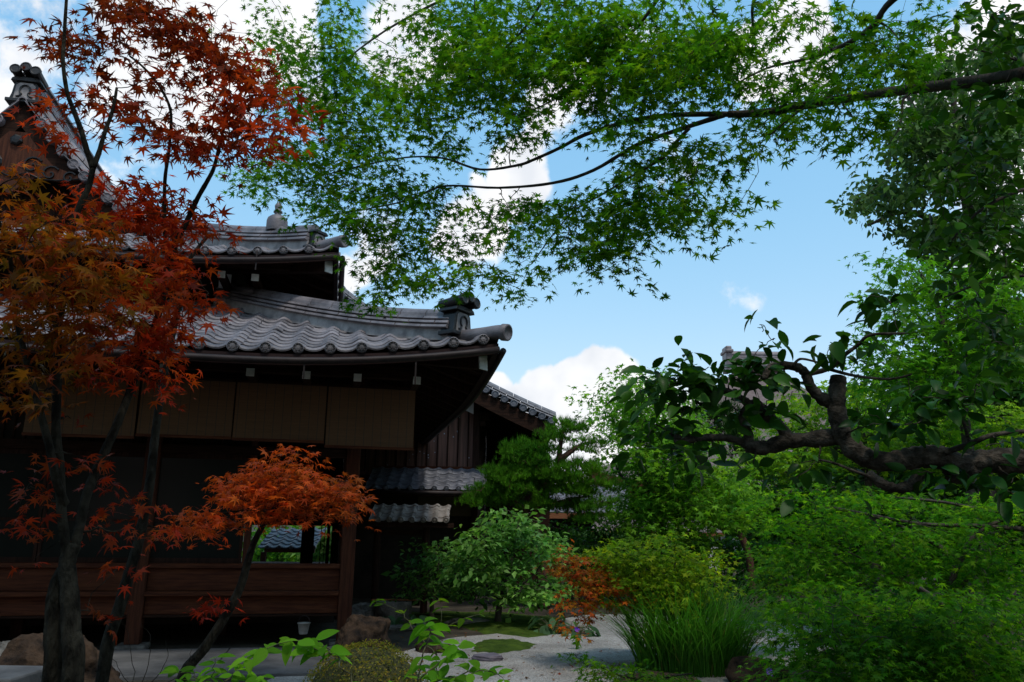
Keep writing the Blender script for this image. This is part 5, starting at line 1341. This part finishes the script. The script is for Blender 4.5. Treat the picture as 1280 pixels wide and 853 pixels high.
# ---- tall grass clump ---------------------------------------------------------
gpn = P(866, 838, 7.9)
gr = plant('tall_grass_clump', 'clump of tall arching ornamental grass behind the flat rock', 'grass clump', (gpn.x, gpn.y))
m = MB(); m.c = []
for i in range(1700):
    a = random.random()*2*math.pi; q = math.sqrt(random.random()); bx = gpn.x + .52*q*math.cos(a); by = gpn.y + .3*q*math.sin(a)
    an = a + random.gauss(0, .7); h = random.uniform(.6, 1.12)*(1-.25*q); out = (.15 + .62*q)*random.uniform(.4, 1.3)*h; w = random.uniform(.003, .0055)
    dx, dy = math.cos(an), math.sin(an); sx, sy = -dy, dx; g = random.uniform(.6, 1.35); k = len(m.v); n = 6
    dr = random.uniform(.0, .38)
    for j in range(n+1):
        t = j/n; r_ = out*t**1.8*1.25; z = h*(t - dr*t**3); ww = w*(1-t**2.2)+.0006
        for s in (-1, 1):
            m.v.append((bx+dx*r_+sx*ww*s, by+dy*r_+sy*ww*s, z)); m.c.append((.055*g, .19*g, .018*g) if random.random() > .03 else (.2, .17, .06))
    for j in range(n): m.f.append((k+2*j, k+2*j+1, k+2*j+3, k+2*j+2))
attach(m.build('blades', M_GRASS, None), gr)

# ---- moss, stones, small things ------------------------------------------------
def mound(name, outline, h, mat, kind='structure', z0=.0, res=16, rough=.02):
    c = Vector((sum(p[0] for p in outline)/len(outline), sum(p[1] for p in outline)/len(outline)))
    ring = smooth_path([Vector((*p, 0)) for p in outline]+[Vector((*outline[0], 0))], 10)[:-1]
    cc_ = Vector((c.x, c.y, 0)); ring = [cc_ + (p-cc_)*(1 + .06*math.sin(i*.9)+.05*math.sin(i*2.3+1) + random.uniform(-.025, .025)) for i, p in enumerate(ring)]
    m = MB(); n = len(ring)
    for j in range(res+1):
        t = j/res
        for i, p in enumerate(ring):
            q = Vector((c.x, c.y)).lerp(Vector((p.x, p.y)), t); z = z0 + h*(1-t**2.2)*(1+.25*math.sin(q.x*5.1+q.y*3.7)) + rough*math.sin(q.x*17)*math.sin(q.y*19)*(1-t)
            m.v.append((q.x, q.y, z))
    for j in range(res):
        for i in range(n):
            i2 = (i+1) % n; m.f.append((j*n+i, j*n+i2, (j+1)*n+i2, (j+1)*n+i))
    o = m.build(name, mat, smooth=True); o['kind'] = kind; return o
mound('moss_bank', [gp(500, 770), gp(560, 782), gp(640, 797), gp(722, 791), (P(735, 770, 10.6).x, 10.6), (P(700, 760, 12).x, 12.2), (P(600, 750, 13).x, 13), (P(480, 750, 12.5).x, 12.5)], .05, M_MOSS)
mound('moss_patch', [gp(590, 816), gp(630, 817), gp(668, 808), gp(640, 800), gp(600, 803)], .02, M_MOSS, z0=.008)
mound('moss_ground', [(P(900, 850, 6.5).x, 6.3), (3.0, 5.0), (2.6, 3.2), (4.5, 2.5), (9, 4), (9, 9), (5.5, 9.5), (3.6, 8.2), (2.6, 7.4)], .08, M_MOSS, z0=.012)
mound('moss_ground', [(-6, 2), (-1.0, 2.4), (-.7, 4.0), (-1.4, 5.2), (-2.8, 5.6), (-6, 5.4)], .04, M_SOIL)

def stone(name, label, px, py, d, w, h, dep, mat=M_STONE, cat='stone', group=None, flat=.0, seed=0, z0=None, rz=0.0):
    """boulder: squarish noisy ellipsoid resting on the ground at the photo position of its base"""
    r = random.Random(seed*13+int(px)); p = P(px, py, d); m = MB(); nu, nv = 44, 24
    ph = [r.uniform(0, 6.28) for _ in range(8)]; fr = [r.uniform(1.5, 3.6) for _ in range(8)]
    facets = []
    for _ in range(14):
        dv = Vector((r.gauss(0, 1), r.gauss(0, 1), r.gauss(0, .8))).normalized(); facets.append((dv, r.uniform(.55, .86)))
    if flat: facets.append((Vector((.03, -.02, 1)).normalized(), flat))
    for j in range(nv+1):
        th = math.pi*j/nv
        for i in range(nu):
            a = 2*math.pi*i/nu; v = Vector((math.sin(th)*math.cos(a), math.sin(th)*math.sin(a), math.cos(th)))
            k = 1.0
            for dv, lim in facets:
                q = v.dot(dv)
                if q*k > lim: k = lim/q
            k *= 1 + .04*math.sin(fr[0]*2*v.x+ph[0])*math.sin(fr[1]*2*v.y+ph[1]) + .025*math.sin(fr[2]*5*v.z+ph[2]+3*v.x) + r.uniform(-.008, .008)*(0 < j < nv) + .018*math.sin(11*v.x+ph[3])*math.sin(13*v.y+ph[4])*math.sin(12*v.z+ph[5])
            q = v*k; ca, sa = math.cos(rz), math.sin(rz); X, Y = q.x*w/2, q.y*dep/2
            m.v.append((p.x + X*ca - Y*sa, p.y + X*sa + Y*ca, q.z*h*.75 + h*.3))
    for j in range(nv):
        for i in range(nu):
            i2 = (i+1) % nu; m.f.append((j*nu+i, (j+1)*nu+i, (j+1)*nu+i2, j*nu+i2))
    o = m.build(name, mat, smooth=True)
    md = o.modifiers.new('sub', 'SUBSURF'); md.levels = 1; md.render_levels = 1
    for nm, sc, st in (('rock_lumps', .22, .16), ('rock_grain', .05, .05)):
        tx = bpy.data.textures.get(nm) or bpy.data.textures.new(nm, 'CLOUDS'); tx.noise_scale = sc; tx.noise_depth = 4
        dm = o.modifiers.new(nm, 'DISPLACE'); dm.texture = tx; dm.texture_coords = 'GLOBAL'; dm.strength = st*min(1, h*2.2); dm.mid_level = .5
    return tag(o, label, cat, group)
stone('stepping_stone', 'big flat topped brown stone step at the corner of the hall', 454, 808, 8.5, .60, .50, .8, M_STONEB, flat=.55, seed=1)
stone('stepping_stone', 'smaller pale slab just above the big brown step stone', 452, 770, 10.4, .42, .16, .4, M_STONE, flat=.5, seed=2)
stone('dark_block_stone', 'dark squarish stone under the screen fence post', 452, 756, 11.6, .5, .3, .4, M_STONE, flat=.6, seed=3)
stone('brown_rock', 'small brown rock right of the big step stone by the moss', 545, 800, 8.9, .55, .11, .35, M_STONEB, flat=.5, seed=4)
stone('purple_grey_rock', 'flat purple grey rock with moss beside it on the gravel edge', 612, 812, 8.4, .36, .09, .3, surf('purple_stone', (.09, .08, .10), (.17, .15, .18), 4, .85, bump=.6), flat=.5, seed=5)
stone('flat_rock', 'flat dark rock at the foot of the grass clump and turning maple', 815, 848, 7.2, .85, .14, .5, M_STONEB, flat=.5, seed=6)
stone('brown_rock', 'brown rounded rock at the right foot of the grass clump', 948, 853, 7.4, .5, .24, .5, M_STONEB, seed=7)
stone('boulder', 'large dark brown boulder under the veranda behind the red maple stems', 70, 856, 6.3, 1.3, .52, .7, M_STONEB, flat=.8, seed=8)
stone('boulder', 'grey boulder at the left edge beside the large brown one', -10, 852, 6.5, .9, .42, .7, M_STONE, flat=.8, seed=9)
stone('moss_stone', 'low pale stone among the hostas by the moss bank', 708, 772, 10.9, .4, .14, .3, M_STONE, seed=10)
stone('edge_stone', 'pale flat stone lying among bushes at the edge of the moss', 500, 778, 10.6, .5, .09, .35, M_STONE, flat=.5, seed=11)
stone('edge_stone', 'long pale stone under the dark green bush', 585, 770, 11.3, .7, .12, .3, M_STONE, flat=.5, seed=12)
m = MB(); p = P(18, 852, 5.2)
m.box(p.x-.45, p.x+.12, p.y-.25, p.y+.2, 0, p.z+.06); tag(m.build('cut_slab', M_PAVE, bevel=.015), 'pale cut stone slab in the bottom left corner', 'slab')

# paving in front of the hall
m = MB(); n = 7
for i in range(n):
    u0 = -8.2 + i*(8.0/n); a0 = .012
    m.box(u0+.006, u0+8.0/n-.006, -1.75, -.95, -.05, .035 + random.uniform(-.003, .003)); m.box(u0+.006+.2, u0+8.0/n-.006+.2, -.94, -.2, -.05, .035 + random.uniform(-.003, .003))
o = m.build('stone_paving', M_PAVE, None, bevel=.006); o.location = HO; o.rotation_euler = (0, 0, HALL_RZ); struct(o)

# stone basin
bs = P(492, 762, 11.5); rt = plant('stone_basin', 'round grey stone water basin beside the screen fence', 'basin', (bs.x, bs.y))
m = MB(); m.lathe((bs.x, bs.y, 0), (0, 0, 1), [(.0, 0), (.22, 0), (.245, .06), (.25, .22), (.245, .265), (.23, .275), (.19, .27), (.17, .24), (.15, .2), (0, .18)], 26); attach(m.build('bowl', M_STONE, None, smooth=True), rt)
m = MB(); m.tube([(bs.x-.3, bs.y-.04, .287), (bs.x+.3, bs.y+.02, .287)], .012, 8); attach(m.build('bamboo_rod', M_BARKEDGE, None), rt)
M_PAIL = surf('dull_white_metal', (.22, .22, .2), (.34, .33, .31), 20, .6)
# pale pail hanging at the veranda
pl = P(379, 793, 8.85); rt = plant('white_pail', 'small white tapered pail hanging below the veranda edge', 'pail', (pl.x, pl.y, pl.z))
m = MB(); hh = P(379, 778.5, 8.85).z - pl.z; m.lathe(pl, (0, 0, 1), [(0, .004), (.04, 0), (.045, .01), (.062, hh*.93), (.068, hh*.94), (.068, hh), (.058, hh), (.04, .02), (0, .018)], 20); attach(m.build('pail_body', M_PAIL, None, smooth=True), rt)
m = MB(); m.tube([tuple(pl+Vector((.06*math.cos(t), 0, hh+.07*math.sin(t)))) for t in np.linspace(0, math.pi, 9)], .004, 6); attach(m.build('handle', M_COPPER, None), rt)

# clipped azalea ball
ab = P(458, 862, 4.9); rt = plant('clipped_azalea', 'round clipped olive azalea ball at the bottom left of the gravel', 'shrub', (ab.x, ab.y))
rad_a = .36; zc = P(458, 804, 4.9).z - rad_a
m = MB(); nu, nv = 24, 14
for j in range(nv+1):
    th = math.pi*j/nv
    for i in range(nu):
        a = 2*math.pi*i/nu; m.v.append((ab.x+rad_a*.93*1.05*math.sin(th)*math.cos(a), ab.y+rad_a*.93*math.sin(th)*math.sin(a), zc+rad_a*.93*math.cos(th)))
for j in range(nv):
    for i in range(nu): i2 = (i+1) % nu; m.f.append((j*nu+i, (j+1)*nu+i, (j+1)*nu+i2, j*nu+i2))
attach(m.build('twiggy_core', surf('azalea_core', (.03, .035, .01), (.06, .06, .018), 30, .95, bump=.8), None, smooth=True), rt)
m = MB()
for i in range(5): m.tube([(ab.x+.06*math.cos(i*1.3), ab.y+.06*math.sin(i*1.3), 0), (ab.x+.12*math.cos(i*1.3), ab.y+.12*math.sin(i*1.3), zc-rad_a*.6)], .012, 6)
attach(m.build('stems', M_BARKD, None), rt)
n = 9000; dv = rng.normal(0, 1, (n, 3)); dv /= np.linalg.norm(dv, axis=1, keepdims=True)
bump_ = 1 + .035*np.sin(dv[:, :1]*9)*np.sin(dv[:, 1:2]*8+1) + rng.normal(0, .02, (n, 1))
leaves('foliage', T_OVAL_SIMPLE, np.array([ab.x, ab.y, zc]) + dv*rad_a*bump_*np.array([1.05, 1, 1]), dv + rng.normal(0, .55, (n, 3)), dv*.5 + rng.normal(0, .7, (n, 3)), np.full(n, .017)*(1+rng.normal(0, .2, n)).clip(.5, 1.5), palette(n, [(.16, .16, .018), (.26, .19, .025), (.10, .13, .018)], .25), M_LEAF_SOFT, rt)

# leafy saplings in the foreground
def stem_plant(name, label, cat, stems, d, size, cols, step=.035, tmpl=T_OVAL, mat=M_LEAF, group=None, r=.004, base=None):
    pts0 = PX(stems[0], d); b = base or pts0[0]
    rt = plant(name, label, cat, (b.x, b.y), group); m = MB(); pos = []; nr = []; tp = []
    for seq in stems:
        q = smooth_path(PX(seq, d), 6)
        q = [x + Vector((0, random.gauss(0, .02), 0)) for x in q]
        if q[0].z > .02 and seq is stems[0]: m.tube([(q[0].x, q[0].y, 0), tuple(q[0])], r*1.2, 6)
        m.tube(q, [r*(1-.75*i/(len(q)-1)) for i in range(len(q))], 6)
        acc = 0; side = 1
        for i in range(1, len(q)):
            acc += (q[i]-q[i-1]).length
            if acc > step and i > len(q)*.2 or i == len(q)-1:
                acc = 0; dirv = (q[i]-q[i-1]).normalized(); lat = dirv.cross(Vector((0, 0, 1))).normalized()
                for s in (1, -1):
                    td = dirv*.5 + lat*s*.9 + Vector((random.gauss(0, .25), random.gauss(0, .25), random.uniform(-.75, -.05)))
                    pos.append(q[i]); nr.append(Vector((random.gauss(0, .4), random.gauss(-.35, .4), 1))); tp.append(td)
    attach(m.build('stems', M_LEAFSTEM, None, smooth=True), rt)
    n = len(pos); leaves('foliage', tmpl, np.array([tuple(x) for x in pos]), np.array([tuple(x) for x in nr]), np.array([tuple(x) for x in tp]), size*(1+rng.normal(0, .22, n)).clip(.5, 1.5), palette(n, cols), mat, rt)
M_LEAFSTEM = surf('green_stem', (.06, .075, .03), (.11, .10, .05), 8, .7)
BRIGHT = [(.13, .36, .02), (.19, .44, .03), (.10, .30, .02)]
stem_plant('leafy_sapling', 'arching sapling stem with bright pointed leaves in front of the veranda', 'sapling', [[(445, 880), (428, 830), (405, 808), (375, 800), (340, 808), (312, 824)], [(420, 818), (400, 812), (385, 812)]], 3.1, .066, BRIGHT, .04)
stem_plant('leafy_sapling', 'bushy bright green sapling in front of the clipped azalea ball', 'sapling', [[(520, 890), (522, 850), (530, 815), (538, 790), (530, 778)], [(522, 850), (555, 825), (575, 805)], [(521, 860), (570, 845), (610, 838), (630, 848)], [(521, 865), (545, 850), (560, 850)], [(520, 875), (480, 866), (440, 862)]], 3.3, .064, BRIGHT, .04)
stem_plant('leafy_sapling', 'upright light green seedlings left of the arching sapling', 'sapling', [[(262, 880), (266, 850), (270, 822)], [(264, 870), (245, 845), (222, 838)], [(264, 865), (290, 845), (300, 832)], [(263, 875), (240, 860), (225, 856)], [(263, 870), (310, 855), (330, 845)]], 3.7, .06, BRIGHT, .03)
stem_plant('thin_twig_sapling', 'thin sapling with sparse leaves rising above the bushy one', 'sapling', [[(548, 890), (545, 840), (548, 800), (552, 770), (548, 748)], [(546, 820), (520, 790), (500, 765), (470, 752)], [(549, 790), (575, 775), (600, 768)]], 3.6, .045, GREEN_Y, .11, r=.003)
# bare twigs under the hall
tb = P(170, 870, 4.4); rt = plant('bare_shrub', 'leafless pale twiggy shrub behind the maple stems', 'shrub', (tb.x, tb.y)); m = MB()
for seq in ([(170, 870), (165, 830), (160, 800), (150, 775)], [(170, 870), (185, 830), (188, 800), (175, 780)], [(172, 868), (200, 840), (210, 815), (205, 800)], [(170, 870), (150, 840), (140, 820)], [(172, 868), (225, 845), (235, 825), (240, 812)]):
    q = smooth_path(PX(seq, 4.4), 4); q = [x + Vector((random.gauss(0, .002), random.gauss(0, .01), 0)) for x in q]; m.tube([(tb.x, tb.y, 0), tuple(q[0])], .003, 5); m.tube(q, [.0024*(1-.7*i/len(q)) for i in range(len(q))], 5)
attach(m.build('twigs', M_BARK, None), rt)

# low fern like maple sprays at the bottom centre
lm = Tree('ground_maple', 'low yellow green maple sprays at the bottom edge in front of the flat rock', 'tree', P(800, 880, 4.4), M_BARK)
lm.root.location.z = 0
lm.limb([Vector((lm.root.location.x, lm.root.location.y, 0)), P(800, 862, 4.4), P(775, 845, 4.4), P(745, 832, 4.4)], .012, .003)
lm.limb([P(800, 862, 4.4), P(830, 848, 4.4), P(865, 842, 4.4)], .008, .003)
lcs = []
for (x, y, rx, ry) in [(770, 838, 40, 9), (828, 846, 40, 8), (738, 828, 20, 5), (800, 850, 60, 6), (720, 822, 10, 4)]: lcs += blob_centers([(x, y, rx, ry, 4.4, .2, max(3, int(rx*ry/22)))])
lm.twigs(lcs, shrink=.4, rmin=.0013); lm.trunk('stems')
lm.crown('foliage', T_MAPLE, spray(lcs, .09, 12, flat=.3, tilt=.4), .026, GREEN_Y+GREEN, M_LEAF)

# bellflowers and hostas
def bellflower(label, px, py, d):
    p = P(px, py, d); rt = plant('purple_bellflower', label, 'flower', (p.x, p.y), 'purple bellflowers')
    m = MB(); pet = MB()
    m.tube([(p.x, p.y, 0), (p.x+.01, p.y, p.z*.5), (p.x, p.y, p.z)], .004, 5)
    for k in range(5):
        a = 2*math.pi*k/5; d1 = Vector((math.cos(a), -.5+math.sin(a)*.3, math.sin(a))).normalized(); w = d1.cross(Vector((0, -1, .2))).normalized()*.014
        c = Vector((p.x, p.y-.01, p.z)); b = len(pet.v)
        pet.v += [tuple(c), tuple(c+d1*.018+w), tuple(c+d1*.04+Vector((0, -.008, 0))), tuple(c+d1*.018-w)]; pet.f.append((b, b+1, b+2, b+3))
    attach(m.build('stem', M_LEAFSTEM, None), rt); attach(pet.build('petals', M_FLOWER, None), rt)
    n = 14; z = rng.random(n)*p.z*.8; pos = np.stack([np.full(n, p.x), np.full(n, p.y), z], 1)
    leaves('foliage', T_LANCE, pos, rng.normal(0, .4, (n, 3))+[0, -.3, 1], rng.normal(0, 1, (n, 3))*[1, 1, .2], np.full(n, .08), palette(n, GREEN), M_LEAF_SOFT, rt)
bellflower('purple bellflower low in front of the brown rock at right', 961, 839, 6.2)
bellflower('purple bellflower by the orange maple leaves', 721, 787, 9.2)
def hosta(label, px, py, d, s=.26, n=26):
    p = P(px, py, d); rt = plant('hosta', label, 'plant', (p.x, p.y), 'hostas by the gravel'); m = MB()
    pos = []; nr = []; tp = []
    for i in range(n):
        a = random.random()*6.28; e = random.uniform(.2, .9); dv = Vector((math.cos(a)*math.cos(e), math.sin(a)*math.cos(e), math.sin(e))); q = Vector((p.x, p.y, .0)) + dv*s*random.uniform(.5, 1)
        m.tube([(p.x, p.y, 0), tuple(Vector((p.x, p.y, 0)).lerp(q, .5)+Vector((0, 0, .03))), tuple(q)], .004, 5)
        pos.append(tuple(q)); nr.append((dv.x*.5, dv.y*.5-.3, .8)); tp.append((dv.x, dv.y, -.35))
    attach(m.build('stalks', M_LEAFSTEM, None), rt)
    leaves('foliage', T_OVAL, pos, nr, tp, np.full(n, .16), palette(n, [(.05, .12, .05), (.08, .16, .07)]), M_LEAF_SOFT, rt)
hosta('bluish green hosta left of the pale stone by the gravel', 690, 776, 10.6)
hosta('hosta right of the pale stone, under the orange leaves', 722, 778, 10.3, .22)
hosta('small hosta beside the stone basin', 518, 772, 10.9, .22)
hosta('low hosta between the basin and the step stone', 475, 770, 10.9, .2)

# fallen leaves and twigs on the gravel and moss
n = 420
px_ = rng.uniform(430, 980, n); py_ = rng.uniform(772, 853, n)
pos = np.array([(*gp(a, b), .012) for a, b in zip(px_, py_)]); pos[:, 2] += rng.uniform(0, .008, n)
keep = (pos[:, 0] > hw(0.3, 0).x) 
pos = pos[keep]; n = len(pos)
fl = leaves('fallen_leaves', T_MAPLE_FAR, pos, rng.normal(0, .25, (n, 3))+[0, 0, 1], rng.normal(0, 1, (n, 3)), np.full(n, .028)*(1+rng.normal(0, .3, n)).clip(.4, 1.6), palette(n, [(.16, .07, .025), (.10, .05, .02), (.22, .12, .03), (.2, .04, .015)]), M_LEAF_SOFT)
fl['kind'] = 'stuff'; fl['label'] = 'scattered dry brown fallen leaves on the pale gravel'; fl['category'] = 'leaves'
